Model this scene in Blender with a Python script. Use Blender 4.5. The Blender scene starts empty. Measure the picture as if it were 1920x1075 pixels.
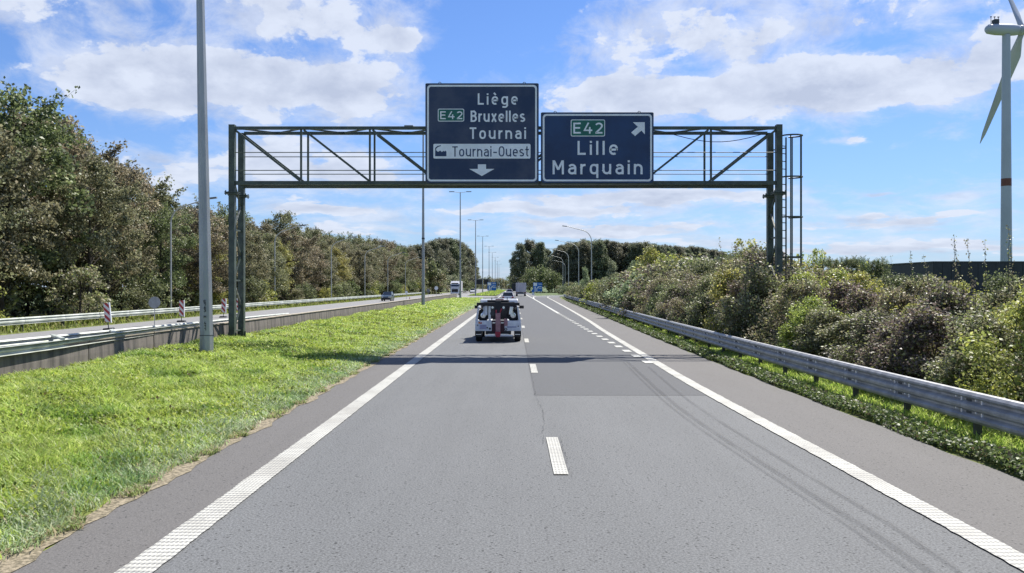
import bpy, bmesh, math, random
import numpy as np
from mathutils import Vector, Matrix
R = math.radians
rng = np.random.default_rng(7)
random.seed(7)
scene = bpy.context.scene
COL = scene.collection

# ------------------------------------------------------------------ camera
H = 2.35
F = 1591.0                      # focal length in photo pixels
cam_d = bpy.data.cameras.new("camera")
cam_d.sensor_width = 36.0
cam_d.lens = 36.0 * F / 1920.0
cam_d.clip_end = 6000
cam = bpy.data.objects.new("camera", cam_d)
COL.objects.link(cam)
cam.location = (0, 0, H)
cam.rotation_euler = (R(90.0), 0, 0.00126)
scene.camera = cam
scene.view_settings.view_transform = 'Standard'
scene.view_settings.look = 'None'
scene.view_settings.gamma = 1
scene.view_settings.use_curve_mapping = False
scene.view_settings.exposure = 0.85
scene.cycles.use_denoising = True
scene.cycles.max_bounces = 6
scene.cycles.diffuse_bounces = 3
scene.cycles.transmission_bounces = 3
scene.cycles.transparent_max_bounces = 6

# ------------------------------------------------------------------ sun
sun_vec = Vector((0.40, 0.60, 1.0)).normalized()
sun_el = math.asin(sun_vec.z)
sun_az = math.atan2(sun_vec.x, sun_vec.y)
sd = bpy.data.lights.new("sun", 'SUN')
sd.energy = 4.8
sd.angle = R(0.5)
sd.color = (1.0, 0.955, 0.88)
sun = bpy.data.objects.new("sun", sd)
COL.objects.link(sun)
sun.rotation_euler = sun_vec.to_track_quat('Z', 'Y').to_euler()
sun.location = (30, 40, 80)

# ------------------------------------------------------------------ world sky
world = bpy.data.worlds.new("World")
scene.world = world
world.use_nodes = True
NT = world.node_tree
NT.nodes.clear()

def setin(nt, node, sock, v):
    s = node.inputs[sock]
    if isinstance(v, bpy.types.NodeSocket):
        nt.links.new(v, s)
    else:
        s.default_value = v

def M(nt, op, a, b=0.0, c=None, clamp=False):
    n = nt.nodes.new('ShaderNodeMath'); n.operation = op; n.use_clamp = clamp
    setin(nt, n, 0, a); setin(nt, n, 1, b)
    if c is not None: setin(nt, n, 2, c)
    return n.outputs[0]

def MIX(nt, fac, a, b):
    n = nt.nodes.new('ShaderNodeMix'); n.data_type = 'RGBA'
    setin(nt, n, 0, fac)
    for i, v in ((6, a), (7, b)):
        if isinstance(v, (tuple, list)) and len(v) == 3: v = (*v, 1)
        setin(nt, n, i, v)
    return n.outputs[2]

def SMOOTH(nt, v, lo, hi):
    n = nt.nodes.new('ShaderNodeMapRange'); n.interpolation_type = 'SMOOTHSTEP'
    setin(nt, n, 0, v); n.inputs[1].default_value = lo; n.inputs[2].default_value = hi
    n.inputs[3].default_value = 0; n.inputs[4].default_value = 1
    return n.outputs[0]

SKY_STR = 0.10
def build_sky():
    nt = NT
    tc = nt.nodes.new('ShaderNodeTexCoord')
    sep = nt.nodes.new('ShaderNodeSeparateXYZ')
    nt.links.new(tc.outputs['Generated'], sep.inputs[0])
    x, y, z = sep.outputs
    sky = nt.nodes.new('ShaderNodeTexSky')
    sky.sky_type = 'NISHITA'; sky.sun_disc = False
    sky.sun_elevation = sun_el; sky.sun_rotation = sun_az
    sky.altitude = 50; sky.air_density = 1.0; sky.dust_density = 0.4; sky.ozone_density = 2.5
    rad = M(nt, 'SQRT', M(nt, 'ADD', M(nt, 'MULTIPLY', x, x), M(nt, 'MULTIPLY', y, y)))
    rad = M(nt, 'MAXIMUM', rad, 0.001)
    cx = M(nt, 'DIVIDE', x, rad); cy = M(nt, 'DIVIDE', y, rad)
    zc = M(nt, 'MAXIMUM', z, 0.0)
    tel = M(nt, 'DIVIDE', zc, rad)                # tan of elevation
    az = M(nt, 'ARCTAN2', x, y)
    lg = M(nt, 'LOGARITHM', M(nt, 'ADD', tel, 0.06), math.e)
    vv = M(nt, 'MULTIPLY', lg, 3.0)
    def comb(du, dv, s=1.0):
        n = nt.nodes.new('ShaderNodeCombineXYZ')
        setin(nt, n, 0, M(nt, 'MULTIPLY_ADD', cx, 6.0*s, du)); setin(nt, n, 1, M(nt, 'MULTIPLY', cy, 6.0*s))
        setin(nt, n, 2, M(nt, 'MULTIPLY_ADD', vv, s, dv))
        return n.outputs[0]
    def noise(vec, scale, detail, rough, dist=0.0):
        n = nt.nodes.new('ShaderNodeTexNoise'); n.noise_dimensions = '3D'
        nt.links.new(vec, n.inputs['Vector'])
        n.inputs['Scale'].default_value = scale; n.inputs['Detail'].default_value = detail
        n.inputs['Roughness'].default_value = rough; n.inputs['Distortion'].default_value = dist
        return n.outputs[0]
    # cloud banks given as directions: azimuth, tan elevation, half widths, amount
    def d(px, py, rx, ry, a):
        return ((px-962)/F, (538-py)/F, rx/F, ry/F, a)
    blobs = [d(300,150,170,45,.28), d(250,200,150,40,.27), d(480,190,240,60,.28), d(640,170,150,50,.28),
             d(560,40,120,50,.31), d(740,78,75,30,.36), d(440,5,110,25,.2), d(60,60,170,45,.24), d(230,5,200,20,.15),
             d(1500,40,360,75,.20), d(1300,110,230,60,.17), d(1450,165,130,35,.36), d(1640,185,140,40,.38),
             d(1250,180,120,30,.3), d(1860,150,110,48,.38), d(1090,190,110,35,.32), d(1420,215,240,28,.28),
             d(1560,283,36,10,.34), d(640,405,90,16,.28), d(1725,388,36,9,.3), d(1608,379,22,5,.28),
             d(1060,430,110,18,.2), d(1640,435,60,10,.16), d(1250,375,230,20,.2), d(1000,385,160,18,.16), d(480,330,70,40,.16),
             d(620,345,160,60,.12), d(330,340,90,35,.26), d(1180,440,220,14,.14), d(1700,470,300,14,.16), d(1780,320,200,8,.1),
             d(640,330,170,26,.27), d(500,290,90,25,.24), d(1010,398,190,10,.30), d(1240,372,230,9,.30), d(1190,428,200,8,.30), d(1640,428,170,7,.28),
             d(1650,475,300,8,.26), d(700,436,110,9,.30), d(600,400,90,12,.2), d(1340,455,160,7,.24), d(1500,40,150,25,-.08), d(1290,120,60,18,-.12), d(1560,110,110,14,-.16), d(1000,20,90,40,-.1),
             d(180,330,60,60,-.1), d(850,90,60,60,-.25), d(1000,110,80,90,-.22), d(850,300,120,40,-.1),
             d(130,230,60,60,-.1), d(340,60,60,25,-.2), d(1700,300,260,40,-.22), d(1550,330,200,35,-.15),
             d(900,30,70,60,-.25), d(60,140,110,30,-.22), d(300,270,160,22,-.1), d(1150,240,80,20,-.1),
             d(1250,310,200,25,-.02), d(850,160,60,40,-.1)]
    wx = M(nt, 'MULTIPLY', M(nt, 'SUBTRACT', noise(comb(3.1, 1.7), 1.6, 4, .5), .5), 0.09)
    wy = M(nt, 'MULTIPLY', M(nt, 'SUBTRACT', noise(comb(8.3, 5.7), 2.0, 4, .5), .5), 0.045)
    az_w = M(nt, 'ADD', az, wx); te_w = M(nt, 'ADD', tel, wy)
    tot = None
    for (a0, e0, ra, re, am) in blobs:
        dx = M(nt, 'MULTIPLY', M(nt, 'SUBTRACT', az_w, a0), 1/ra)
        dy = M(nt, 'MULTIPLY', M(nt, 'SUBTRACT', te_w, e0), 1/re)
        r2 = M(nt, 'ADD', M(nt, 'MULTIPLY', dx, dx), M(nt, 'MULTIPLY', dy, dy))
        g = M(nt, 'MULTIPLY', M(nt, 'EXPONENT', M(nt, 'MULTIPLY', M(nt, 'POWER', r2, 1.6), -0.8)), am)
        tot = g if tot is None else M(nt, 'ADD', tot, g)
    n1 = noise(comb(0, 0), 2.6, 10, .60, .15)
    n1b = noise(comb(.13, .22), 2.6, 10, .60, .15)      # sampled a step towards the sun
    dens = M(nt, 'ADD', n1, tot)
    mask = SMOOTH(nt, dens, .65, .77)
    thin = M(nt, 'MULTIPLY', SMOOTH(nt, M(nt, 'ADD', noise(comb(4, 9, 1), 2.4, 10, .66, .35), M(nt, 'MULTIPLY', tot, .7)), .38, .80), .80)
    fac = M(nt, 'MAXIMUM', mask, thin)
    fac = M(nt, 'MULTIPLY', fac, .94)
    relief = M(nt, 'MULTIPLY', M(nt, 'SUBTRACT', n1, n1b), 2.6)
    core = SMOOTH(nt, dens, .74, 1.08)
    shade = M(nt, 'ADD', M(nt, 'SUBTRACT', .80, M(nt, 'MULTIPLY', core, .42)), relief, clamp=True)
    k = 1.0/(SKY_STR)
    lit = (0.43*k, 0.465*k, 0.54*k); dark = (0.30*k, 0.335*k, 0.42*k)
    cloud = MIX(nt, shade, dark, lit)
    # nishita is slightly too violet: a neutralising tint, and pale haze low down
    tint = nt.nodes.new('ShaderNodeMix'); tint.data_type = 'RGBA'; tint.blend_type = 'MULTIPLY'; tint.inputs[0].default_value = 1
    nt.links.new(sky.outputs[0], tint.inputs[6]); tint.inputs[7].default_value = (0.40, 0.545, 0.80, 1)
    hz = M(nt, 'EXPONENT', M(nt, 'MULTIPLY', tel, -9.0))
    base = MIX(nt, M(nt, 'MULTIPLY', hz, .55), tint.outputs[2], (0.235*k, 0.31*k, 0.44*k))
    final = MIX(nt, fac, base, cloud)
    bg = nt.nodes.new('ShaderNodeBackground'); bg.inputs[1].default_value = SKY_STR
    nt.links.new(final, bg.inputs[0])
    out = nt.nodes.new('ShaderNodeOutputWorld')
    nt.links.new(bg.outputs[0], out.inputs[0])
build_sky()

# ------------------------------------------------------------------ materials
MATS = {}
def mat(name, col, rough=0.6, metal=0.0, var=0.15, scale=4.0, bump=0.0, bscale=None, col2=None, spec=0.5,
        emit=None, stretch=None, detail=5, lo=.35, hi=.65, coat=0):
    if name in MATS: return MATS[name]
    m = bpy.data.materials.new(name); m.use_nodes = True
    nt = m.node_tree; b = nt.nodes['Principled BSDF']
    tc = nt.nodes.new('ShaderNodeTexCoord'); vec = tc.outputs['Object']
    if stretch:
        mp = nt.nodes.new('ShaderNodeMapping'); mp.inputs['Scale'].default_value = stretch
        nt.links.new(vec, mp.inputs[0]); vec = mp.outputs[0]
    n = nt.nodes.new('ShaderNodeTexNoise'); n.inputs['Scale'].default_value = scale; n.inputs['Detail'].default_value = detail
    n.inputs['Roughness'].default_value = .6
    nt.links.new(vec, n.inputs['Vector'])
    c2 = col2 or tuple(c*(1-var) for c in col); c1 = col if col2 else tuple(min(1, c*(1+var*.6)) for c in col)
    f = SMOOTH(nt, n.outputs[0], lo, hi)
    nt.links.new(MIX(nt, f, c2, c1), b.inputs['Base Color'])
    b.inputs['Roughness'].default_value = rough; b.inputs['Metallic'].default_value = metal
    b.inputs['Specular IOR Level'].default_value = spec
    b.inputs['Coat Weight'].default_value = coat
    if bump:
        n2 = nt.nodes.new('ShaderNodeTexNoise'); n2.inputs['Scale'].default_value = bscale or scale*6; n2.inputs['Detail'].default_value = 4
        nt.links.new(vec, n2.inputs['Vector'])
        bp = nt.nodes.new('ShaderNodeBump'); bp.inputs['Strength'].default_value = bump; bp.inputs['Distance'].default_value = .02
        nt.links.new(n2.outputs[0], bp.inputs['Height']); nt.links.new(bp.outputs[0], b.inputs['Normal'])
    if emit:
        b.inputs['Emission Color'].default_value = (*emit[:3], 1); b.inputs['Emission Strength'].default_value = emit[3]
    MATS[name] = m
    return m

def asphalt(name, c_dark, c_light, warm=(1, 1, 1), fleck=.5):
    m = bpy.data.materials.new(name); m.use_nodes = True
    nt = m.node_tree; b = nt.nodes['Principled BSDF']
    tc = nt.nodes.new('ShaderNodeTexCoord')
    def nz(scale, detail, st=None, rough=.6):
        v = tc.outputs['Object']
        if st:
            mp = nt.nodes.new('ShaderNodeMapping'); mp.inputs['Scale'].default_value = st
            nt.links.new(v, mp.inputs[0]); v = mp.outputs[0]
        n = nt.nodes.new('ShaderNodeTexNoise'); n.inputs['Scale'].default_value = scale; n.inputs['Detail'].default_value = detail
        n.inputs['Roughness'].default_value = rough
        nt.links.new(v, n.inputs['Vector']); return n.outputs[0]
    fine = nz(42, 3, None, .75); mid = nz(6.5, 4); big = nz(.9, 5, (1, .25, 1)); streak = nz(2.2, 4, (1, .03, 1))
    f = M(nt, 'ADD', M(nt, 'MULTIPLY', SMOOTH(nt, fine, .3, .7), fleck), M(nt, 'MULTIPLY', mid, .2))
    f = M(nt, 'ADD', f, M(nt, 'MULTIPLY', big, .25)); f = M(nt, 'ADD', f, M(nt, 'MULTIPLY', streak, .2))
    f = M(nt, 'SUBTRACT', f, (fleck*.5+.325-.5), clamp=True)
    base = MIX(nt, f, tuple(c_dark*w for w in warm), tuple(c_light*w for w in warm))
    vo = nt.nodes.new('ShaderNodeTexVoronoi'); vo.inputs['Scale'].default_value = 16
    nt.links.new(tc.outputs['Object'], vo.inputs['Vector'])
    pit = M(nt, 'MULTIPLY', M(nt, 'LESS_THAN', vo.outputs['Distance'], .22), M(nt, 'GREATER_THAN', mid, .5))
    base = MIX(nt, M(nt, 'MULTIPLY', pit, .8), base, tuple(c_dark*.45*w for w in warm))
    nt.links.new(base, b.inputs['Base Color'])
    b.inputs['Roughness'].default_value = .82; b.inputs['Specular IOR Level'].default_value = .35
    bp = nt.nodes.new('ShaderNodeBump'); bp.inputs['Strength'].default_value = .5; bp.inputs['Distance'].default_value = .012
    nt.links.new(fine, bp.inputs['Height']); nt.links.new(bp.outputs[0], b.inputs['Normal'])
    MATS[name] = m
    return m

def leaf_mat(name, trans=.3, rough=.5, spec=.4, hue=.25):
    """colour comes from the 'col' attribute of the leaves, varied a little per plant"""
    m = bpy.data.materials.new(name); m.use_nodes = True
    nt = m.node_tree; b = nt.nodes['Principled BSDF']
    at = nt.nodes.new('ShaderNodeAttribute'); at.attribute_name = 'col'
    oi = nt.nodes.new('ShaderNodeObjectInfo')
    v = M(nt, 'MULTIPLY_ADD', oi.outputs['Random'], hue, 1-hue/2)
    mul = nt.nodes.new('ShaderNodeMix'); mul.data_type = 'RGBA'; mul.blend_type = 'MULTIPLY'; mul.inputs[0].default_value = 1
    cb = nt.nodes.new('ShaderNodeCombineColor')
    setin(nt, cb, 0, v); setin(nt, cb, 1, M(nt, 'MULTIPLY_ADD', oi.outputs['Random'], -hue*.25, 1.0+hue*.1)); setin(nt, cb, 2, v)
    nt.links.new(at.outputs['Color'], mul.inputs[6]); nt.links.new(cb.outputs[0], mul.inputs[7])
    nt.links.new(mul.outputs[2], b.inputs['Base Color'])
    b.inputs['Roughness'].default_value = rough; b.inputs['Specular IOR Level'].default_value = spec
    tr = nt.nodes.new('ShaderNodeBsdfTranslucent'); nt.links.new(mul.outputs[2], tr.inputs[0])
    mx = nt.nodes.new('ShaderNodeMixShader'); mx.inputs[0].default_value = trans
    nt.links.new(b.outputs[0], mx.inputs[1]); nt.links.new(tr.outputs[0], mx.inputs[2])
    nt.links.new(mx.outputs[0], nt.nodes['Material Output'].inputs[0])
    MATS[name] = m
    return m

def line_paint(name):
    """white road paint laid as a profiled line: rows of little ribs across, worn at the edges"""
    m = bpy.data.materials.new(name); m.use_nodes = True
    nt = m.node_tree; b = nt.nodes['Principled BSDF']
    tc = nt.nodes.new('ShaderNodeTexCoord'); sp = nt.nodes.new('ShaderNodeSeparateXYZ'); nt.links.new(tc.outputs['Object'], sp.inputs[0])
    n = nt.nodes.new('ShaderNodeTexNoise'); n.inputs['Scale'].default_value = 9; n.inputs['Detail'].default_value = 6
    nt.links.new(tc.outputs['Object'], n.inputs['Vector'])
    n2 = nt.nodes.new('ShaderNodeTexNoise'); n2.inputs['Scale'].default_value = 1.2; n2.inputs['Detail'].default_value = 5
    nt.links.new(tc.outputs['Object'], n2.inputs['Vector'])
    ph = M(nt, 'ADD', M(nt, 'MULTIPLY', sp.outputs[1], 62.0), M(nt, 'MULTIPLY', n.outputs[0], 2.2))
    px = M(nt, 'ADD', M(nt, 'MULTIPLY', sp.outputs[0], 150.0), M(nt, 'MULTIPLY', n.outputs[0], 3.0))
    rib = M(nt, 'ADD', M(nt, 'SINE', ph), M(nt, 'MULTIPLY', M(nt, 'SINE', px), .55))
    gap = M(nt, 'SUBTRACT', 1.0, SMOOTH(nt, rib, -.75, .05))
    wear = SMOOTH(nt, n.outputs[0], .56, .70)
    f = M(nt, 'MAXIMUM', M(nt, 'MULTIPLY', gap, .85), M(nt, 'MULTIPLY', wear, .5))
    whi = MIX(nt, SMOOTH(nt, n2.outputs[0], .35, .7), (.46, .455, .405), (.34, .33, .29))
    nt.links.new(MIX(nt, f, whi, (.16, .16, .155)), b.inputs['Base Color'])
    b.inputs['Roughness'].default_value = .7
    bp = nt.nodes.new('ShaderNodeBump'); bp.inputs['Strength'].default_value = .5; bp.inputs['Distance'].default_value = .006
    nt.links.new(rib, bp.inputs['Height']); nt.links.new(bp.outputs[0], b.inputs['Normal'])
    return m

M_ASPH = asphalt('old_asphalt', .050, .186, (.97, 1.0, 1.01), .75)
M_SHOULDER = asphalt('shoulder_asphalt', .065, .150, (1.05, 1, .95), .6)
M_PATCH = asphalt('newer_asphalt', .060, .100, (.97, 1.0, 1.04), .3)
M_FARROAD = asphalt('opposite_asphalt', .15, .25, (1, 1, 1), .2)
M_PAINT = line_paint('profiled_line_paint')
M_PAINTF = mat('road_paint', (.46, .46, .42), .7, col2=(.34, .34, .31), scale=5)
M_STEEL = mat('galvanised_steel', (.42, .42, .42), .5, .35, scale=3, col2=(.27, .27, .27), bump=.05)
M_STEELD = mat('dark_steel', (.06, .065, .07), .6, .3)
M_STEELW = mat('pale_zinc_rail', (.52, .54, .49), .5, .2, scale=1.2, col2=(.34, .37, .31))
M_BOLT = mat('bolt_zinc', (.85, .85, .85), .3, .4)
M_GANTRY = mat('weathered_green_steel', (.080, .100, .078), .5, .1, scale=3, col2=(.048, .06, .048), bump=.05)
M_GANTRYL = mat('pale_worn_steel', (.30, .31, .28), .55, .4, scale=6, col2=(.10, .10, .08))
M_CONC = mat('stained_concrete', (.19, .165, .145), .9, scale=3.2, col2=(.06, .055, .05), stretch=(1, 1, .10), bump=.4, bscale=25, lo=.3, hi=.66)
M_CONCTOP = mat('pale_concrete_cap', (.42, .36, .27), .9, scale=2, col2=(.26, .24, .21), bump=.3)
M_POLE = mat('lamp_post_aluminium', (.40, .415, .42), .5, .35, scale=1.5, col2=(.30, .31, .32), stretch=(3, 3, .4))
M_POLEF = mat('thin_post_zinc', (.50, .50, .46), .55, .2)
M_LAMP = mat('lamp_housing', (.24, .25, .25), .5, .3)
M_NAVY = mat('sign_navy', (.012, .045, .130), .38, 0, scale=.6, col2=(.008, .026, .080))
M_NAVYT = mat('sign_navy_weathered', (.045, .058, .10), .40, 0, scale=.55, col2=(.008, .026, .075), lo=.4, hi=.62)
M_SIGNW = mat('sign_white', (.84, .87, .88), .45, 0, scale=2, var=.08)
M_SIGNG = mat('sign_green', (.01, .13, .09), .45, 0, scale=2)
M_SIGNBACK = mat('sign_back_grey', (.20, .21, .22), .5, .4)
M_BLUE = mat('sign_blue', (.01, .14, .48), .45)
M_WHITE = mat('white_car_paint', (.72, .73, .75), .3, 0, var=.05, coat=.5)
M_WHITEG = mat('white_van_paint_dirty', (.74, .77, .82), .4, 0, scale=3, col2=(.56, .59, .65))
M_BLACK = mat('black_plastic', (.012, .012, .014), .55, 0)
M_RUB = mat('tyre_rubber', (.016, .016, .017), .85, 0)
M_GLASS = mat('dark_glass', (.01, .014, .02), .08, 0, spec=.8)
M_RED = mat('red_paint', (.42, .025, .05), .45, 0)
M_PINK = mat('faded_red_paint', (.40, .22, .24), .5, 0, scale=6, col2=(.30, .15, .17))
M_REDL = mat('red_lens', (.45, .02, .02), .25, 0)
M_ORL = mat('orange_lens', (.65, .18, .02), .25, 0)
M_CHROME = mat('chrome', (.75, .76, .78), .22, .9)
M_GREYB = mat('trailer_grey', (.50, .48, .50), .55, 0, stretch=(1, 1, .1), scale=4)
M_TURB = mat('turbine_grey', (.42, .45, .49), .45, 0, scale=.05, var=.08)
M_TURBB = mat('turbine_brown_band', (.16, .055, .035), .6, 0)
M_SHED = mat('dark_shed_cladding', (.035, .038, .045), .6, .2, scale=1)
M_BARK = mat('bark', (.085, .07, .055), .95, 0, scale=6, col2=(.04, .034, .028), stretch=(1, 1, .2), bump=.6, bscale=14)
M_LEAF = leaf_mat('tree_leaves', .38, .5, .35, .18)
M_SHRUB = leaf_mat('shrub_leaves', .38, .5, .4, .2)
M_GRASS = leaf_mat('grass_blades', .48, .5, .35, .0)
M_SOIL = mat('verge_soil', (.16, .20, .025), .95, 0, scale=1.6, col2=(.07, .075, .025), bump=.5, bscale=30)
M_SOILR = mat('edge_litter', (.30, .25, .17), .95, 0, scale=22, col2=(.10, .085, .05), bump=.6, bscale=40)
M_FIELD = mat('field_grass', (.10, .15, .035), .95, 0, scale=.15, col2=(.05, .07, .025), bump=.3)

# ------------------------------------------------------------------ helpers
def at(px, py, Y):
    return Vector(((px-962)/F*Y, Y, H-(py-538)/F*Y))

def tag(o, label=None, cat=None, group=None, kind=None):
    if label: o['label'] = label
    if cat: o['category'] = cat
    if group: o['group'] = group
    if kind: o['kind'] = kind
    return o

def empty(name, loc=(0, 0, 0), rz=0.0, label=None, cat=None, group=None):
    o = bpy.data.objects.new(name, None); COL.objects.link(o)
    o.location = loc; o.rotation_euler = (0, 0, rz); o.empty_display_size = .3
    return tag(o, label, cat, group)

def link(name, me, parent=None, loc=None, rz=None):
    o = bpy.data.objects.new(name, me); COL.objects.link(o)
    if parent is not None: o.parent = parent
    if loc is not None: o.location = loc
    if rz is not None: o.rotation_euler = (0, 0, rz)
    return o

def copy_tree(o, parent=None):
    c = o.copy(); COL.objects.link(c)
    if parent is not None: c.parent = parent
    for ch in list(o.children): copy_tree(ch, c)
    return c

class MB:
    """collects simple shapes; build() makes ONE mesh object"""
    def __init__(s): s.v = []; s.f = []; s.m = []; s.mi = 0
    def add(s, vs, fs):
        b = len(s.v); s.v += [tuple(p) for p in vs]
        for f in fs: s.f.append(tuple(b+i for i in f)); s.m.append(s.mi)
        return s
    def box(s, c, d, rot=None, taper=1.0):
        hx, hy, hz = d[0]/2, d[1]/2, d[2]/2
        vs = []
        for sz in (-1, 1):
            k = taper if sz > 0 else 1
            for sx, sy in ((-1, -1), (1, -1), (1, 1), (-1, 1)):
                p = Vector((sx*hx*k, sy*hy*k, sz*hz))
                if rot is not None: p = rot @ p
                vs.append(p+Vector(c))
        return s.add(vs, [(0, 3, 2, 1), (4, 5, 6, 7), (0, 1, 5, 4), (1, 2, 6, 5), (2, 3, 7, 6), (3, 0, 4, 7)])
    def b2(s, p0, p1):
        return s.box([(a+b)/2 for a, b in zip(p0, p1)], [abs(b-a) for a, b in zip(p0, p1)])
    def tube(s, p0, p1, r0, r1=None, n=8, cap=True):
        p0 = Vector(p0); p1 = Vector(p1); r1 = r0 if r1 is None else r1
        d = (p1-p0).normalized(); u = d.orthogonal().normalized(); w = d.cross(u)
        vs = []
        for p, r in ((p0, r0), (p1, r1)):
            for i in range(n):
                a = 2*math.pi*i/n; vs.append(p+u*math.cos(a)*r+w*math.sin(a)*r)
        fs = [(i, (i+1) % n, n+(i+1) % n, n+i) for i in range(n)]
        if cap: fs += [tuple(range(n-1, -1, -1)), tuple(range(n, 2*n))]
        return s.add(vs, fs)
    def path(s, pts, rs, n=8):
        for a, b, ra, rb in zip(pts[:-1], pts[1:], rs[:-1], rs[1:]): s.tube(a, b, ra, rb, n)
        return s
    def beam(s, p0, p1, w, h=None):
        """square bar from p0 to p1"""
        p0 = Vector(p0); p1 = Vector(p1); h = h or w
        d = p1-p0; q = d.to_track_quat('Z', 'Y').to_matrix()
        return s.box((p0+p1)/2, (w, h, d.length), q)
    def prism(s, poly, y0, y1, axis='y'):
        n = len(poly); f = (lambda a, b, t: (a, t, b)) if axis == 'y' else (lambda a, b, t: (t, a, b))
        vs = [f(a, b, y0) for a, b in poly]+[f(a, b, y1) for a, b in poly]
        fs = [tuple(range(n)), tuple(range(2*n-1, n-1, -1))]+[(i, n+i, n+(i+1) % n, (i+1) % n) for i in range(n)]
        return s.add(vs, fs)
    def lathe(s, c, prof, n=16, axis='x'):
        """profile of (t along axis, radius)"""
        vs = []
        for t, r in prof:
            for i in range(n):
                a = 2*math.pi*i/n; u, w = r*math.cos(a), r*math.sin(a)
                p = {'x': (t, u, w), 'y': (u, t, w), 'z': (u, w, t)}[axis]
                vs.append(Vector(p)+Vector(c))
        m = len(prof); fs = []
        for k in range(m-1):
            for i in range(n): fs.append((k*n+i, k*n+(i+1) % n, (k+1)*n+(i+1) % n, (k+1)*n+i))
        fs += [tuple(range(n-1, -1, -1)), tuple(range((m-1)*n, m*n))]
        return s.add(vs, fs)
    def mesh(s, name, mats, smooth=False, bevel=0):
        me = bpy.data.meshes.new(name); me.from_pydata(s.v, [], s.f)
        if not isinstance(mats, (list, tuple)): mats = [mats]
        for m in mats: me.materials.append(m)
        if len(mats) > 1: me.polygons.foreach_set('material_index', s.m)
        bm = bmesh.new(); bm.from_mesh(me)
        bmesh.ops.recalc_face_normals(bm, faces=bm.faces)
        if bevel:
            bmesh.ops.bevel(bm, geom=[e for e in bm.edges if len(e.link_faces) == 2 and e.calc_face_angle(0) > .5], offset=bevel, segments=2, affect='EDGES', profile=.6)
        bm.to_mesh(me); bm.free()
        if smooth: me.shade_smooth() if not bevel else me.shade_auto_smooth() if hasattr(me, 'shade_auto_smooth') else None
        me.update()
        return me
    def build(s, name, mats, parent=None, smooth=False, bevel=0):
        return link(name, s.mesh(name, mats, smooth, bevel), parent)

def sheet(name, left, right, z, m, kind='structure'):
    """strip between two polylines with the same number of points"""
    vs = [(x, y, z) for x, y in left]+[(x, y, z) for x, y in right]
    n = len(left); fs = [(i, n+i, n+i+1, i+1) for i in range(n-1)]
    me = bpy.data.meshes.new(name); me.from_pydata(vs, [], fs); me.materials.append(m); me.update()
    o = link(name, me); o['kind'] = kind
    return o

def ribbon(name, pts, w, z, m):
    L, Rr = [], []
    for i, p in enumerate(pts):
        a = Vector(pts[max(0, i-1)]); b = Vector(pts[min(len(pts)-1, i+1)])
        d = (b-a).normalized(); nrm = Vector((-d.y, d.x))
        ww = w[i] if isinstance(w, (list, tuple)) else w
        L.append(tuple(Vector(p)+nrm*ww/2)); Rr.append(tuple(Vector(p)-nrm*ww/2))
    return sheet(name, L, Rr, z, m)

def smooth_path(pts, step=3.0):
    """Catmull-Rom through points"""
    P = [Vector(p) for p in pts]; P = [P[0]*2-P[1]]+P+[P[-1]*2-P[-2]]
    out = []
    for i in range(1, len(P)-2):
        n = max(1, int((P[i+1]-P[i]).length/step))
        for k in range(n):
            t = k/n
            out.append(.5*((2*P[i])+(P[i+1]-P[i-1])*t+(2*P[i-1]-5*P[i]+4*P[i+1]-P[i+2])*t*t+(3*P[i]-P[i-1]-3*P[i+1]+P[i+2])*t**3))
    out.append(P[-2])
    return [tuple(p) for p in out]

def np_quads(name, V, C, m, normals=None):
    """V: (n,4,3) quads, C: (n,3) colour per quad"""
    n = V.shape[0]
    me = bpy.data.meshes.new(name)
    me.vertices.add(n*4); me.vertices.foreach_set('co', V.reshape(-1).astype(np.float32))
    me.loops.add(n*4); me.loops.foreach_set('vertex_index', np.arange(n*4, dtype=np.int32))
    me.polygons.add(n); me.polygons.foreach_set('loop_start', np.arange(0, n*4, 4, dtype=np.int32))
    me.polygons.foreach_set('loop_total', np.full(n, 4, dtype=np.int32))
    a = me.attributes.new('col', 'FLOAT_COLOR', 'POINT')
    cc = np.ones((n, 4, 4), np.float32); cc[:, :, :3] = C[:, None, :]
    a.data.foreach_set('color', cc.reshape(-1))
    me.materials.append(m); me.update()
    return me

def leaf_quads(P, size, up_bias=.35, droop=.2, r=None):
    """rhombus leaves at points P (n,3)"""
    r = r or rng
    n = len(P)
    d = r.normal(size=(n, 3)); d[:, 2] -= droop; d /= np.linalg.norm(d, axis=1)[:, None]
    nr = r.normal(size=(n, 3)); nr[:, 2] += up_bias*2; 
    s = np.cross(d, nr); s /= np.linalg.norm(s, axis=1)[:, None]+1e-9
    L = (size*(.6+.8*r.random(n)))[:, None] if np.isscalar(size) else size[:, None]
    W = L*.33
    nn = np.cross(s, d)
    V = np.stack([P-d*L*.5, P+s*W+nn*L*.08, P+d*L*.5, P-s*W+nn*L*.08], 1)
    return V

def pal(n, cols, weights, jit=.25, r=None):
    r = r or rng
    cols = np.array(cols, float); idx = r.choice(len(cols), n, p=np.array(weights)/sum(weights))
    return np.clip(cols[idx]*(1+jit*(r.random((n, 1))*2-1)), 0, 1)

# ------------------------------------------------------------------ ground and roads
EDGE_Y = [-12, 7, 20, 30, 45, 80, 117, 160, 185]
EDGE_X = [6.17, 6.17, 6.17, 6.3, 6.6, 7.4, 8.2, 9.2, 10.0]
edge = lambda y: float(np.interp(y, EDGE_Y, EDGE_X))
g = sheet('ground', [(-2500, -300), (-2500, 4200)], [(2500, -300), (2500, 4200)], -.06, M_FIELD)

ys = [-12]+list(np.arange(0, 190, 5.0))
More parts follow.
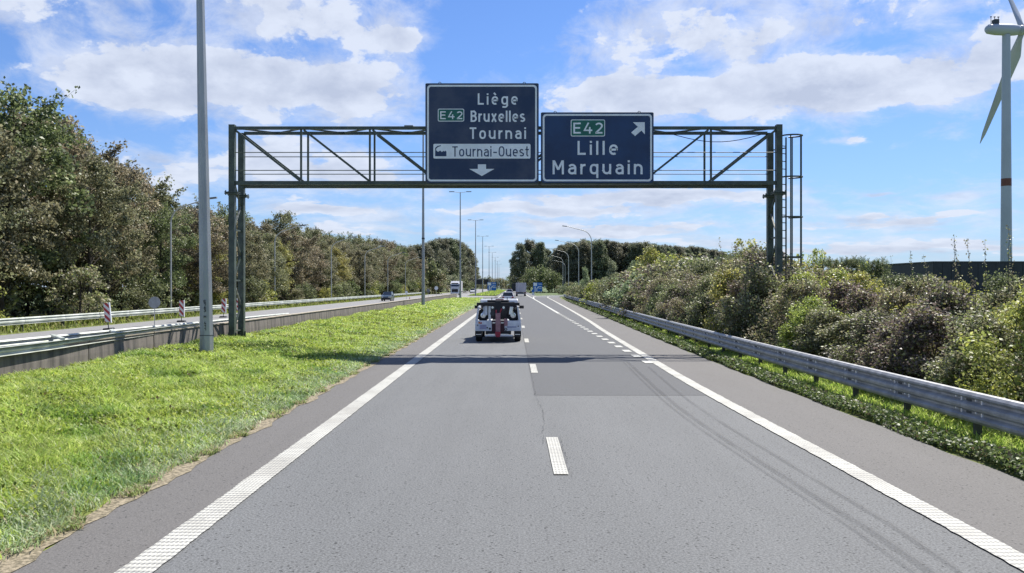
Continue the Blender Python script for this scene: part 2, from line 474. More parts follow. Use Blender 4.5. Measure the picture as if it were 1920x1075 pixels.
# slightly uneven broken edge of the asphalt on both sides
def jag(y, a, s): return a*math.sin(y*1.7+s)+a*.6*math.sin(y*4.1+2*s)
yj = list(np.arange(-12, 60, .35))+list(np.arange(60, 186, 3.0))
road = sheet('road', [(-4.2+jag(y, .025, 1), y) for y in yj], [(edge(y)+jag(y, .03, 3), y) for y in yj], 0.0, M_ASPH)
sheet('road', [(-4.2, 185), (-4.2, 350), (-7, 600), (-16, 950)], [(6.0, 185), (5.8, 350), (3.5, 600), (-6, 950)], -.002, M_ASPH)
sheet('left_hard_strip', [(-4.2+jag(y, .025, 1), y) for y in yj], [(-3.26, y) for y in yj], .004, M_SHOULDER)
SOL = smooth_path([(4.33, -12), (4.33, 8), (4.31, 20), (4.47, 29), (4.80, 45), (5.2, 59), (5.85, 91), (6.7, 140), (7.4, 180), (8.6, 202), (11.5, 217), (18, 228), (30, 236)], 2.5)
solx = lambda y: float(np.interp(y, [p[1] for p in SOL], [p[0] for p in SOL]))
sheet('right_hard_shoulder', [(solx(y)+.1, y) for y in yj], [(edge(y)+jag(y, .03, 3), y) for y in yj], .004, M_SHOULDER)
yp = list(np.arange(18.3, 186, 3.0))
sheet('asphalt_patch', [(.46, y) for y in yp], [(solx(y)-.02+.0, y) for y in yp], .0035, M_PATCH)
exit_c = smooth_path([(6.6, 176), (7.4, 195), (10.2, 213), (15.5, 226), (26, 236), (45, 244)], 3)
ribbon('exit_road', exit_c, [6.5]*len(exit_c), .003, M_ASPH)
sheet('opposite_road', [(-24.7, -40), (-24.7, 350), (-29, 600), (-38, 950)], [(-11.6, -40), (-11.6, 350), (-15.5, 600), (-24, 950)], .0, M_FARROAD)
sheet('median_crossing', [(-11.7, 168), (-11.7, 214)], [(-4.1, 160), (-4.1, 206)], .012, M_FARROAD)

# markings
yl = list(np.arange(5, 40, .12))+list(np.arange(40, 168, 4.0))
rj = random.Random(5)
ribbon('lane_marking', [(-3.10+rj.uniform(-.004, .004), y) for y in yl], [.31+rj.uniform(-.012, .006) for _ in yl], .012, M_PAINT)
ribbon('lane_marking', [(-3.10, 168), (-3.10, 350), (-5.9, 600), (-14.9, 950)], .3, .012, M_PAINTF)
SOLJ = [(solx(y)+rj.uniform(-.005, .005), y) for y in np.arange(5, 45, .12)]+[p for p in SOL if p[1] > 45]
sl = ribbon('lane_marking', SOLJ, [.28+rj.uniform(-.022, .008) for _ in SOLJ], .014, M_PAINT)
dash_me = None
y = 10.45
i = 0
while y < 330:
    if dash_me is None:
        d0 = sheet('lane_dash', [(-.09, 0), (-.092, .9), (-.088, 1.8), (-.09, 2.6)], [(.09, 0), (.088, .9), (.092, 1.8), (.09, 2.6)], 0, M_PAINT)
        dash_me = d0.data; d0.location = (.60, y+.12, .014)
    else:
        o = link('lane_dash', dash_me, loc=(.585 if y < 200 else .585-(y-200)*.002, y+.05, .014)); o['kind'] = 'structure'
    y += 12.5; i += 1
t0 = None
y = 25.85; k = 0
while y < 74:
    x = float(np.interp(y, [20, 24, 28, 33, 45, 60, 75], [4.19, 4.17, 4.14, 4.1, 4.0, 3.98, 3.96]))
    if t0 is None:
        t0 = sheet('exit_line_block', [(-.13, 0), (-.13, .9)], [(.14, 0), (.14, .9)], 0, M_PAINTF); o = t0
    else:
        o = link('exit_line_block', t0.data); o['kind'] = 'structure'
    o.location = (x, y, .018); y += 2.25
ribbon('lane_marking', smooth_path([(3.96, 74), (3.95, 110), (3.9, 158), (3.8, 200), (3.7, 300), (3.0, 420), (1.0, 600)], 6), .26, .014, M_PAINTF)
ribbon('lane_marking', smooth_path([(3.95, 160), (4.35, 180), (4.95, 197), (6.9, 215), (11, 229), (20, 240), (36, 248)], 3), .28, .016, M_PAINTF)
ribbon('lane_marking', [(3.9, 183), (4.45, 183.4)], .5, .02, M_PAINTF)

# skid marks, crack
def semi(name, col, alpha, scale, lo, hi, stretch=(1, 1, 1)):
    m = bpy.data.materials.new(name); m.use_nodes = True; nt = m.node_tree; b = nt.nodes['Principled BSDF']
    b.inputs['Base Color'].default_value = (*col, 1); b.inputs['Roughness'].default_value = .8
    tc = nt.nodes.new('ShaderNodeTexCoord'); mp = nt.nodes.new('ShaderNodeMapping'); mp.inputs['Scale'].default_value = stretch
    nt.links.new(tc.outputs['Object'], mp.inputs[0])
    n = nt.nodes.new('ShaderNodeTexNoise'); n.inputs['Scale'].default_value = scale; n.inputs['Detail'].default_value = 6
    nt.links.new(mp.outputs[0], n.inputs['Vector'])
    nt.links.new(M(nt, 'MULTIPLY', SMOOTH(nt, n.outputs[0], lo, hi), alpha), b.inputs['Alpha'])
    return m
M_SKID = semi('rubber_trace', (.05, .05, .052), .22, 9, .15, .55, (1, .1, 1))
M_CRACK = semi('crack_shadow', (.02, .02, .02), .6, 22, .46, .6)
M_STAIN = semi('asphalt_stain', (.05, .048, .045), .4, .9, .52, .7, (1, .3, 1))
gp = lambda px, py: ((px-962)/F*(3739/(py-538)), 3739/(py-538))
s1 = smooth_path([gp(*p) for p in ((1177, 680), (1268, 761), (1431, 871), (1623, 991), (1745, 1075))], 1)
s2 = smooth_path([gp(*p) for p in ((1215.6, 689), (1297, 756), (1479, 871), (1671, 986), (1800, 1075))], 1)
for s_, w in ((s1, .10), (s2, .07)):
    ribbon('skid_mark', s_, w, .020, M_SKID)
ribbon('skid_mark', [(p[0]-.14, p[1]) for p in s1], .05, .0205, M_SKID)
r_ = random.Random(3)
cr = [(.50+r_.uniform(-.02, .02)+.05*math.sin(q*.9), q) for q in np.arange(12.6, 18.6, .18)]
ribbon('road_crack', cr, [r_.uniform(.006, .026) for _ in cr], .018, M_CRACK)
cr = [(.49+r_.uniform(-.01, .01), q) for q in np.arange(18.4, 60, .4)]
ribbon('road_crack', cr, [r_.uniform(.012, .022) for _ in cr], .018, M_CRACK)
cr = [(.72+r_.uniform(-.02, .02), q) for q in np.arange(10.4, 13.2, .12)]
ribbon('road_crack', cr, [r_.uniform(.006, .026) for _ in cr], .018, M_CRACK)

# median ground: rises gently to the concrete wall
def zmed(x, y):
    t = np.clip((-4.2-x)/6.0, 0, 1); base = .34*(t*t*(3-2*t))
    f = np.clip((165-y)/40, 0, 1)
    return -.005+base*(.25+.75*f)+.04*np.sin(x*1.9+y*.35)*np.clip(t*3-.25, 0, 1)+.03*np.sin(y*.9+x*.7)*np.clip(t*3-.25, 0, 1)
def grid(name, xs, ys_, zf, m):
    X, Y = np.meshgrid(xs, ys_); Z = zf(X, Y)
    vs = np.stack([X, Y, Z], -1).reshape(-1, 3).tolist(); nx = len(xs)
    fs = [(j*nx+i, j*nx+i+1, (j+1)*nx+i+1, (j+1)*nx+i) for j in range(len(ys_)-1) for i in range(nx-1)]
    me = bpy.data.meshes.new(name); me.from_pydata(vs, [], fs); me.materials.append(m); me.shade_smooth()
    o = link(name, me); o['kind'] = 'structure'; return o
grid('median_ground', np.linspace(-11.4, -4.16, 22), np.concatenate([np.arange(2, 70, .6), np.arange(70, 168, 4)]), zmed, M_SOIL)
grid('median_ground', np.linspace(-11.4, -4.16, 8), np.arange(212, 620, 12), lambda x, y: .10+0*x-np.clip(y-350, 0, 999)*0, M_SOIL)
# rusty litter along the asphalt edge
lx = [(-4.46+jag(q, .08, 5), q) for q in yj if q < 90]; l2 = [(-4.15+jag(q, .04, 9)+.04*math.sin(q*9)+.03*math.sin(q*3.7), q) for q in yj if q < 90]
sheet('edge_litter', lx, l2, .011, M_SOILR)
zver = lambda x, y: -.02+.05*np.clip((x-np.interp(y, EDGE_Y, EDGE_X))*1.5, 0, 1)+.02*np.sin(y*1.3+x*2)
def vergegrid():
    ys_ = np.concatenate([np.arange(2, 70, .7), np.arange(70, 188, 4)]); t = np.linspace(0, 1, 12)
    vs = []; nx = 12
    for y_ in ys_:
        e = edge(y_)-.05
        for k_ in t:
            x_ = e+k_*22; vs.append((x_, y_, float(zver(x_, y_))-.0+k_*.1))
    fs = [(j*nx+i, j*nx+i+1, (j+1)*nx+i+1, (j+1)*nx+i) for j in range(len(ys_)-1) for i in range(nx-1)]
    me = bpy.data.meshes.new('right_verge'); me.from_pydata(vs, [], fs); me.materials.append(M_SOIL); me.shade_smooth()
    o = link('right_verge', me); o['kind'] = 'structure'
vergegrid()
grid('left_verge', np.linspace(-60, -24.65, 12), np.arange(20, 400, 8.0), lambda x, y: .0+.05*np.clip((-24.7-x)/2, 0, 1)*1.0, M_SOIL)

# ------------------------------------------------------------------ grass
def vnoise(x, y, s, seed):
    return (np.sin(x*s*1.3+seed)*np.cos(y*s*1.1+seed*2.1)+np.sin(x*s*2.9+y*s*1.7+seed*.7)*.6+np.sin(y*s*3.3-x*s*2.3+seed*1.9)*.5)/2.1
def blades(X, Y, Z, hgt, wid, C, lean=.5):
    n = len(X); a = rng.random(n)*2*np.pi
    dirx, diry = np.cos(a), np.sin(a)
    ln = (lean*(.3+rng.random(n)))*hgt
    wv = np.stack([-diry, dirx, np.zeros(n)], 1)*wid[:, None]/2
    P = np.stack([X, Y, Z-.01], 1)
    tip = P+np.stack([dirx*ln, diry*ln, hgt*(1-.25*rng.random(n))], 1)
    mid = P+np.stack([dirx*ln*.28, diry*ln*.28, hgt*.55], 1)
    return np.stack([P, mid+wv, tip, mid-wv], 1), C
def make_grass():
    Vs, Cs = [], []
    G = [(.40, .52, .10), (.31, .45, .08), (.49, .57, .15), (.22, .32, .065), (.55, .60, .28)]
    for (y0, y1, n, w, h) in ((6.5, 13, 52000, .014, .19), (13, 22, 56000, .020, .19), (22, 36, 58000, .030, .18), (36, 60, 42000, .045, .17), (60, 168, 46000, .10, .17)):
        X = -4.25-rng.random(n)*6.9; Y = y0+rng.random(n)*(y1-y0)
        keep = (X > -11.05) & (np.abs(X) < Y*.64+1.2)
        X, Y = X[keep], Y[keep]
        cl = vnoise(X, Y, 1.4, 1)
        X = X+.04*rng.normal(size=len(X)); Y = Y+.04*rng.normal(size=len(Y))
        xe = -4.27-.09*np.sin(Y*2.1+np.sin(Y*.9)*2)-.07*np.sin(Y*5.3+1); X = np.minimum(X, xe-.14*rng.random(len(X))); kp = (X < xe-.13) | (rng.random(len(X)) < .30); X = X[kp]; Y = Y[kp]; cl = cl[kp]
        e = np.clip((-4.2-X)/1.9, 0, 1)          # 0 at the road
        hh = h*(.55+.6*rng.random(len(X)))*(1+.55*cl)*(.62+.38*e)
        C = pal(len(X), G, (5, 4, 4, 2.5, 1), .22)
        pale = (rng.random(len(X)) > e*1.1+.25*vnoise(X, Y, 1.9, 4))
        C[pale] = pal(pale.sum(), [(.33, .44, .20), (.50, .57, .37), (.25, .36, .14), (.42, .36, .20)], (4, 3, 4, .6), .2)
        dk = vnoise(X, Y, .9, 7) > .42
        C[dk] *= np.array([.62, .74, .6])
        C *= (1.06+.26*vnoise(X, Y, 2.3, 3))[:, None]*np.array([1.0, .97, 1.0])
        ww = np.full(len(X), w)*(.7+.6*rng.random(len(X)))
        v, c = blades(X, Y, zmed(X, Y), hh, ww, C, 1.15); Vs.append(v); Cs.append(c)
    # stray blades spilling on the asphalt edge
    n = 16000; Y = 6.5+rng.random(n)**1.5*45; X = -4.40+rng.random(n)**.8*.24; kp = vnoise(X*0, Y, 3.1, 2)+.5*vnoise(X*0, Y, 9.0, 5) > .35+(X+4.28)*3; X, Y = X[kp], Y[kp]; n = len(X)
    C = pal(n, [(.33, .38, .16), (.42, .34, .20), (.28, .36, .11)], (3, 2, 3))
    v, c = blades(X, Y, np.zeros(n)+.01, .05+.05*rng.random(n), .012+0*X+.0004*Y, C, 1.2); Vs.append(v); Cs.append(c)
    o = link('grass', np_quads('grass', np.concatenate(Vs), np.concatenate(Cs), M_GRASS))
    tag(o, 'bright green grass covering the median left of the road', 'grass', kind='stuff')
    # far median grass beyond the crossing
    n = 9000; X = -4.25-rng.random(n)*6.8; Y = 214+rng.random(n)*330
    v, c = blades(X, Y, np.full(n, .1), .2+.15*rng.random(n), np.full(n, .35), pal(n, G, (5, 4, 4, 3, 1)), .6)
    o = link('grass', np_quads('grass', v, c, M_GRASS))
    tag(o, 'distant strip of median grass beyond the paved crossing', 'grass', kind='stuff')
    # broad-leaf weeds in patches
    PP, SS, CC = [], [], []
    for _ in range(520):
        y_ = 7+random.random()**1.4*60; x_ = -4.9-random.random()*6.0
        if abs(x_) > y_*.64+1: continue
        k_ = random.randint(30, 90); rr = random.uniform(.12, .42)
        q = rng.normal(size=(k_, 3))*np.array([rr, rr, .05]); q[:, 0] += x_; q[:, 1] += y_
        q[:, 0] = np.clip(q[:, 0], -11, -4.4)
        q[:, 2] = zmed(q[:, 0], q[:, 1])+.05+.12*rng.random(k_); PP.append(q)
        dark = random.random()
        CC.append(pal(k_, [(.10, .14, .02), (.20, .26, .035), (.15, .12, .05)] if dark < .35 else [(.38, .45, .07), (.28, .35, .05), (.46, .50, .12)], (3, 3, 1 if dark < .3 else 2)))
        SS.append(np.full(k_, .05+.0009*y_)*(.6+.7*rng.random(k_)))
    P = np.concatenate(PP); V = leaf_quads(P, np.concatenate(SS), 1.2, 0)
    o = link('weeds', np_quads('weeds', V, np.concatenate(CC), M_GRASS)); tag(o, 'broad-leaved weeds scattered through the median grass', 'weeds', kind='stuff')
    # white clover heads / litter specks
    n = 420; Y = 8+rng.random(n)*40; X = -5-rng.random(n)*5.8
    P = np.stack([X, Y, zmed(X, Y)+.13], 1)
    o = link('clover_flowers', np_quads('clover', leaf_quads(P, np.full(n, .03), 2, 0), pal(n, [(.6, .6, .5)], (1,)), M_GRASS))
    tag(o, 'tiny pale flower heads dotted over the median grass', 'flowers', kind='stuff')
    # right verge: bright grass under and behind the rail
    n = 60000; Y = 9+rng.random(n)**1.6*75; e = np.interp(Y, EDGE_Y, EDGE_X); X = e+.12+rng.random(n)**.8*1.9
    C = pal(n, G, (4, 4, 3, 2, 1))
    v, c = blades(X, Y, zver(X, Y), .10+.10*rng.random(n), .012+.0009*Y, C, .7)
    o = link('verge_grass', np_quads('verge_grass', v, c, M_GRASS)); tag(o, 'sunlit green grass under the right guardrail', 'grass', kind='stuff')
    # ivy-like creeping ground cover along the asphalt
    n = 52000; Y = 8.5+rng.random(n)**1.7*130; e = np.interp(Y, EDGE_Y, EDGE_X)
    hump = np.abs(rng.normal(size=n))*.20
    X = e+.03+.22*np.abs(np.sin(Y*2.3)*.4+np.sin(Y*.83)*.4)*0+hump*1.25
    X = np.minimum(X, e+.75); X += .05*np.sin(Y*1.7+1)
    Z = zver(X, Y)+.02+rng.random(n)*.15*np.exp(-((X-e-.28)/.25)**2)+.05*rng.random(n)
    C = pal(n, [(.08, .11, .04), (.12, .16, .05), (.22, .27, .09), (.13, .10, .06)], (4, 4, 2, 1), .3)
    V = leaf_quads(np.stack([X, Y, Z], 1), (.04+.0014*Y)*(.6+.8*rng.random(n)), 1.0, 0)
    o = link('ground_ivy', np_quads('ground_ivy', V, C, M_SHRUB)); tag(o, 'dark ivy creeping along the right asphalt edge', 'ivy', kind='stuff')
    # rough weeds left verge beyond the opposite road
    n = 26000; Y = 36+rng.random(n)*210; X = -24.8-rng.random(n)**1.3*6
    v, c = blades(X, Y, np.zeros(n), (.25+.45*rng.random(n))*(.4+.6*np.clip((-24.8-X)/1.2, 0, 1)), .04+.0007*Y, pal(n, [(.25, .30, .07), (.32, .30, .12), (.20, .25, .05), (.13, .16, .04)], (3, 2, 3, 3)), .6)
    o = link('verge_grass', np_quads('verge_far', v, c, M_GRASS)); tag(o, 'rough yellow-green weeds along the far left verge', 'grass', kind='stuff')
make_grass()

# ------------------------------------------------------------------ concrete median wall
wall = empty('concrete_wall', (-11, 0, 0), 0, 'low stained concrete wall between the grass median and the opposite road', 'wall')
wm = MB()
L_ = 3.96
wm.prism([(.0, 0), (.0, .60), (-.02, .935), (-.28, .935), (-.31, .6), (-.5, 0)][::-1], 0, L_)
wme = wm.mesh('wall_panel', M_CONC)
cm = MB(); cm.b2((-.30, 0, .935), (.012, L_, .965)); cme = cm.mesh('wall_cap', M_CONCTOP)
yy = 2.0
while yy < 166:
    p = link('wall_panel', wme, wall, (0, yy, 0)); p.rotation_euler = (0, 0, random.uniform(-.002, .002))
    q = link('wall_cap', cme, p); q.location = (0, 0, 0)
    yy += 4.0

# ------------------------------------------------------------------ guard rails
def profile_mesh(name, prof, L, m, bolts=None, th=.004):
    mb = MB(); n = len(prof)
    vs = []
    for yv in (0, L):
        vs += [(x, yv, z) for x, z in prof]+[(x+th+.001, yv, z) for x, z in prof]
    fs = []
    N = 2*n
    for i in range(n-1):
        fs += [(i, i+1, N+i+1, N+i), (n+i+1, n+i, N+n+i, N+n+i+1), (i, n+i, n+i+1, i+1), (N+i, N+i+1, N+n+i+1, N+n+i)]
    fs += [(0, N, N+n, n), (n-1, 2*n-1, N+2*n-1, N+n-1)]
    mb.add(vs, fs)
    mats = [m]
    if bolts:
        mats += [M_BOLT, M_STEELD]
        for (yb, zb, xb, kind) in bolts:
            if kind == 'b':
                mb.mi = 1; mb.tube((xb-.02, yb, zb), (xb+.004, yb, zb), .017, .022, 6)
            else:
                mb.mi = 2; mb.b2((xb-.006, yb-.09, zb-.035), (xb+.002, yb+.05, zb+.035))
    return mb.mesh(name, mats)
prof3 = [(0, .775), (-.045, .765), (-.075, .725), (-.078, .695), (-.015, .650), (-.015, .622), (-.078, .580), (-.084, .545), (-.078, .51),
         (-.015, .468), (-.015, .440), (-.078, .395), (-.075, .355), (-.045, .315), (0, .305)]
PL = 2.28
bl = []
for zc in (.636, .454):
    for yb in (.20, .36, PL-.36, PL-.20): bl.append((yb, zc+.016, -.015, 'b')); bl.append((yb, zc-.016, -.015, 'b')) if yb in (.20, PL-.36) else None
    bl.append((.03, zc, -.016, 'k'))
rail_me = profile_mesh('rail_panel', prof3, PL+.12, M_STEEL, bl)
gr = empty('guardrail', (6.9, 8, 0), 0, 'grey three-ridged steel guardrail along the right verge in front of the thicket', 'guardrail')
pm = MB(); pm.b2((.06, -.035, -.15), (.16, .035, .72)); pm.b2((.0, -.05, .34), (.06, .05, .74)); post_me = pm.mesh('post', M_STEELD)
RP = smooth_path([(6.93, 6), (6.92, 20), (7.05, 30), (7.35, 45), (8.15, 80), (8.95, 117), (9.95, 160), (11.2, 185), (14.3, 205), (20, 219), (30, 229)], .5)
def walk(P, step):
    out = []; acc = 0; last = Vector(P[0]); out.append((last.copy(), 0))
    for a, b in zip(P[:-1], P[1:]):
        a = Vector(a); b = Vector(b); d = (b-a).length; t = 0
        while acc+(d-t) >= step:
            t += step-acc; acc = 0
            out.append((a+(b-a)*(t/d), math.atan2(b.x-a.x, b.y-a.y)))
        acc += d-t
    out[0] = (out[0][0], out[1][1]); return out
W = walk(RP, PL)
org = Vector((6.9, 8, 0))
for (p, a), (p2, a2) in zip(W[:-1], W[1:]):
    d = p2-p; ang = -math.atan2(d.x, d.y)
    o = link('rail_panel', rail_me, gr, Vector((p.x, p.y, 0))-org, ang)
    o = link('post', post_me, gr, Vector((p.x, p.y, 0))-org, ang)

# opposite road far rail: two pale W beams' worth of ridges
prof2 = [(0, .76), (-.05, .745), (-.08, .70), (-.02, .66), (-.02, .62), (-.08, .58), (-.085, .54), (-.08, .50), (-.02, .46), (-.02, .44), (-.06, .41), (0, .39)]
prof2 = [(-x, z) for x, z in prof2][::-1]
r2 = profile_mesh('rail_panel', prof2, 4.06, M_STEELW, th=-.005)
gr2 = empty('guardrail', (-25.4, 36, 0), 0, 'pale double-ridged guardrail at the foot of the trees beyond the opposite road', 'guardrail')
pm = MB(); pm.b2((-.16, -.04, -.15), (-.02, .04, .74)); p2m = pm.mesh('post', M_STEELD)
for k in range(52):
    yy = k*4.0
    link('rail_panel', r2, gr2, (0, yy, 0)); link('post', p2m, gr2, (0, yy, 0))

# steel rails tied over the wall, near left
gr3 = empty('guardrail', (-11, 10, 0), 0, 'pale steel guardrail pair tied by struts above the near concrete wall', 'guardrail')
profw = [(.02, .10), (-.05, .105), (-.09, .07), (-.04, .03), (-.04, .01), (-.09, -.03), (-.08, -.07), (0, -.09)]
def rail_run(pts, zs, flip=1):
    for (a, za), (b, zb) in zip(zip(pts[:-1], zs[:-1]), zip(pts[1:], zs[1:])):
        a = Vector((*a, za)); b = Vector((*b, zb)); Lg = (b-a).length
        pr = [(-x*flip*-1, z) for x, z in profw] if flip > 0 else [(-x, z) for x, z in profw][::-1]
        me = profile_mesh('rail_panel', pr, Lg+.05, M_STEELW, th=.005*flip)
        o = link('rail_panel', me, gr3, a-Vector((-11, 10, 0)), -math.atan2(b.x-a.x, b.y-a.y))
        o.rotation_euler[0] = math.asin((b.z-a.z)/Lg)
front = [(-10.86, 12), (-10.88, 16), (-10.92, 20), (-10.98, 23.0), (-11.02, 27), (-11.08, 30.2)]
rail_run(front, [.95, .95, .945, .96, .97, .96], 1)
back = [(-12.1, 12), (-12.0, 16), (-11.9, 19.5), (-11.78, 23.5), (-11.68, 27), (-11.55, 31)]
rail_run(back, [1.0, 1.0, 1.0, .99, .98, .96], -1)
rail_run([(-11.52, 31), (-11.5, 35), (-11.5, 39), (-11.5, 43.2)], [.96, .95, .93, .90], -1)
for (a, b) in zip([(-10.9, 14.2, 1.08), (-10.92, 17.6, 1.08), (-10.94, 20.6, 1.08), (-11.0, 23.4, 1.08)], [(-12.1, 14.9, 1.09), (-12.0, 18.6, 1.09), (-11.9, 21.9, 1.09), (-11.8, 24.9, 1.08)]):
    s_ = MB(); s_.beam(Vector(a)-Vector((-11, 10, 0)), Vector(b)-Vector((-11, 10, 0)), .10, .05); s_.build('strut', M_STEELW, gr3)
    s_ = MB(); s_.b2((b[0]+11-.12, b[1]-10-.05, 0), (b[0]+11-.02, b[1]-10+.05, 1.04)); s_.build('post', M_STEELD, gr3)
for yv in (31, 35, 39, 43.2):
    s_ = MB(); s_.b2((-.62, yv-10.05, 0), (-.53, yv-9.95, .98)); s_.build('post', M_STEELD, gr3)

# ------------------------------------------------------------------ sign gantry
GY, GY2 = 31.7, 32.78
GZT, GZB = 8.27, 6.22
XN = [-10.49, -7.92, -5.35, -2.78, -.21, 2.32, 4.85, 7.39, 9.92]
ga = empty('sign_gantry', (-10.49, GY, .30), 0, 'dark green steel lattice gantry carrying the two blue motorway signs over the road', 'gantry')
O = Vector(ga.location)
def gpart(name, fn, m=M_GANTRY, parent=ga, bevel=0):
    mb = MB(); fn(mb)
    mb.v = [tuple(Vector(v)-O) for v in mb.v]
    return mb.build(name, m, parent, bevel=bevel)
def ibeam(mb, x, y, z0, z1, w=.22):
    mb.b2((x-w/2, y-w/2, z0), (x+w/2, y-w/2+.02, z1)); mb.b2((x-w/2, y+w/2-.02, z0), (x+w/2, y+w/2, z1)); mb.b2((x-.012, y-w/2+.02, z0), (x+.012, y+w/2-.02, z1))
for x in (XN[0], XN[-1]):
    for y_ in (GY, GY2):
        zb = .28 if x < 0 else 0.0
        gpart('post', lambda mb: (mb.b2((x-.11, y_-.11, zb), (x+.11, y_+.11, GZT+.12 if y_ == GY else GZT))))
        gpart('flange', lambda mb: [mb.b2((x-.24, y_-.2, 5.80+dz), (x+.24, y_+.2, 5.83+dz)) for dz in (0, .05)]+[mb.tube((x+dx, y_+dy, 5.76), (x+dx, y_+dy, 5.93), .025, n=6) for dx in (-.2, .2) for dy in (-.16, .16)])
        gpart('base_plate', lambda mb: (mb.b2((x-.2, y_-.2, zb), (x+.2, y_+.2, zb+.05)), mb.b2((x-.16, y_-.012, zb), (x+.16, y_+.012, zb+.35)), mb.b2((x-.012, y_-.2, zb), (x+.012, y_+.2, zb+.32))))
    gpart('concrete_footing', lambda mb: mb.b2((x-.45, GY-.35, zb-.4), (x+.45, GY2+.35, zb-.0)), M_CONC)
    # lacing between front and rear post
    z = zb+.4; s_ = 0
    while z < 5.6:
        z2 = z+.95
        a, b = ((GY+.1, GY2-.1), (GY2-.1, GY+.1))[s_ % 2]
        gpart('lacing_bar', lambda mb: mb.beam((x, a, z), (x, b, z2), .055), M_GANTRYL if s_ % 3 == 1 else M_GANTRY)
        if s_ % 2 == 0: gpart('batten', lambda mb: mb.b2((x-.03, GY+.11, z-.03), (x+.03, GY2-.11, z+.03)))
        z = z2; s_ += 1
for y_ in (GY, GY2):
    for z_, hh in ((GZT, .11), (GZB, .14)):
        gpart('chord', lambda mb: (mb.b2((XN[0]+.11, y_-.06, z_-hh/2), (XN[-1]-.11, y_+.06, z_+hh/2))))
    for i, x in enumerate(XN[1:-1]):
        gpart('upright', lambda mb: mb.b2((x-.035, y_-.035, GZB+.085), (x+.035, y_+.035, GZT-.06)))
    for i in range(8):
        a, b = XN[i], XN[i+1]
        if i < 4: p, q = (a+.1, y_, GZT-.07), (b-.05, y_, GZB+.09)
        else: p, q = (a+.05, y_, GZB+.09), (b-.1, y_, GZT-.07)
        if False:
            gpart('diagonal', lambda mb: (mb.beam((p[0]+.05, p[1], p[2]), (q[0]+.05, q[1], q[2]), .045), mb.beam((p[0]-.05, p[1], p[2]), (q[0]-.05, q[1], q[2]), .045)), M_GANTRY)
        else:
            gpart('diagonal', lambda mb: mb.beam(p, q, .075), M_GANTRY)
    for z_ in (7.36, 6.69):
        gpart('handrail', lambda mb: mb.tube((XN[0]+.11, y_, z_), (XN[-1]-.11, y_, z_), .016, n=6))
for z_ in (GZT, GZB):
    for i in range(16):
        x0 = XN[0]+.15+i*(XN[-1]-XN[0]-.3)/16; x1 = x0+(XN[-1]-XN[0]-.3)/16
        a, b = (GY+.06, GY2-.06) if i % 2 == 0 else (GY2-.06, GY+.06)
        gpart('plan_brace', lambda mb: mb.beam((x0, a, z_), (x1, b, z_), .05))
gpart('walkway', lambda mb: [mb.b2((XN[0]+.2, yv, GZB-.075), (XN[-1]-.2, yv+.035, GZB-.04)) for yv in (GY+.35, GY+.68)])
# hanging cable at the right end
gpart('cable', lambda mb: mb.path([(5.9+3.6*t, GY+.3, GZT-.15-.32*math.sin(math.pi*t)) for t in np.linspace(0, 1, 12)], [.014]*12, 5), M_BLACK)
# access ladder with safety cage
A = Vector((10.05, 31.98, 0)); B = Vector((10.34, 32.16, 0)); nrm = Vector((.72, -.69, 0)).normalized()
lad = gpart('ladder', lambda mb: [mb.tube((P.x, P.y, .4), (P.x, P.y, 8.0), .03, n=6) for P in (A, B)])
mb = MB()
z = .7
rungs = []
while z < 7.95:
    mb.tube((A.x, A.y, z), (B.x, B.y, z), .018, n=5); z += .29
rm = gpart('rung', lambda m_: m_.add([v for v in mb.v], mb.f), parent=lad)
Cc = (A+B)/2
tdir = (B-A).normalized()
def hoop_pts(z, n=14):
    c = Cc+nrm*.34; out = []
    for i in range(n+1):
        th = -2.45+4.9*i/n; out.append(c+nrm*.36*math.cos(th)+tdir*.34*math.sin(th)+Vector((0, 0, z)))
    return out
for z in (8.0, 6.45, 4.95, 3.45, 2.2):
    gpart('cage_hoop', lambda m_: m_.path(hoop_pts(z), [.03]*15, 5))
for i in (1, 4, 7, 10, 13):
    p = hoop_pts(0)[i]
    gpart('cage_bar', lambda m_: m_.tube((p.x, p.y, 2.2), (p.x, p.y, 8.0), .026, n=5))
for z in (1.2, 3.45, 5.85, 7.6):
    gpart('ladder_bracket', lambda m_: (m_.beam((10.0, GY, z), (A.x, A.y, z), .04), m_.beam((10.0, GY2-.1, z), (B.x, B.y, z), .04)))
gpart('control_cabinet', lambda m_: m_.b2((9.45, 31.2, 0.0), (9.75, 31.5, 1.55)), M_SIGNBACK)

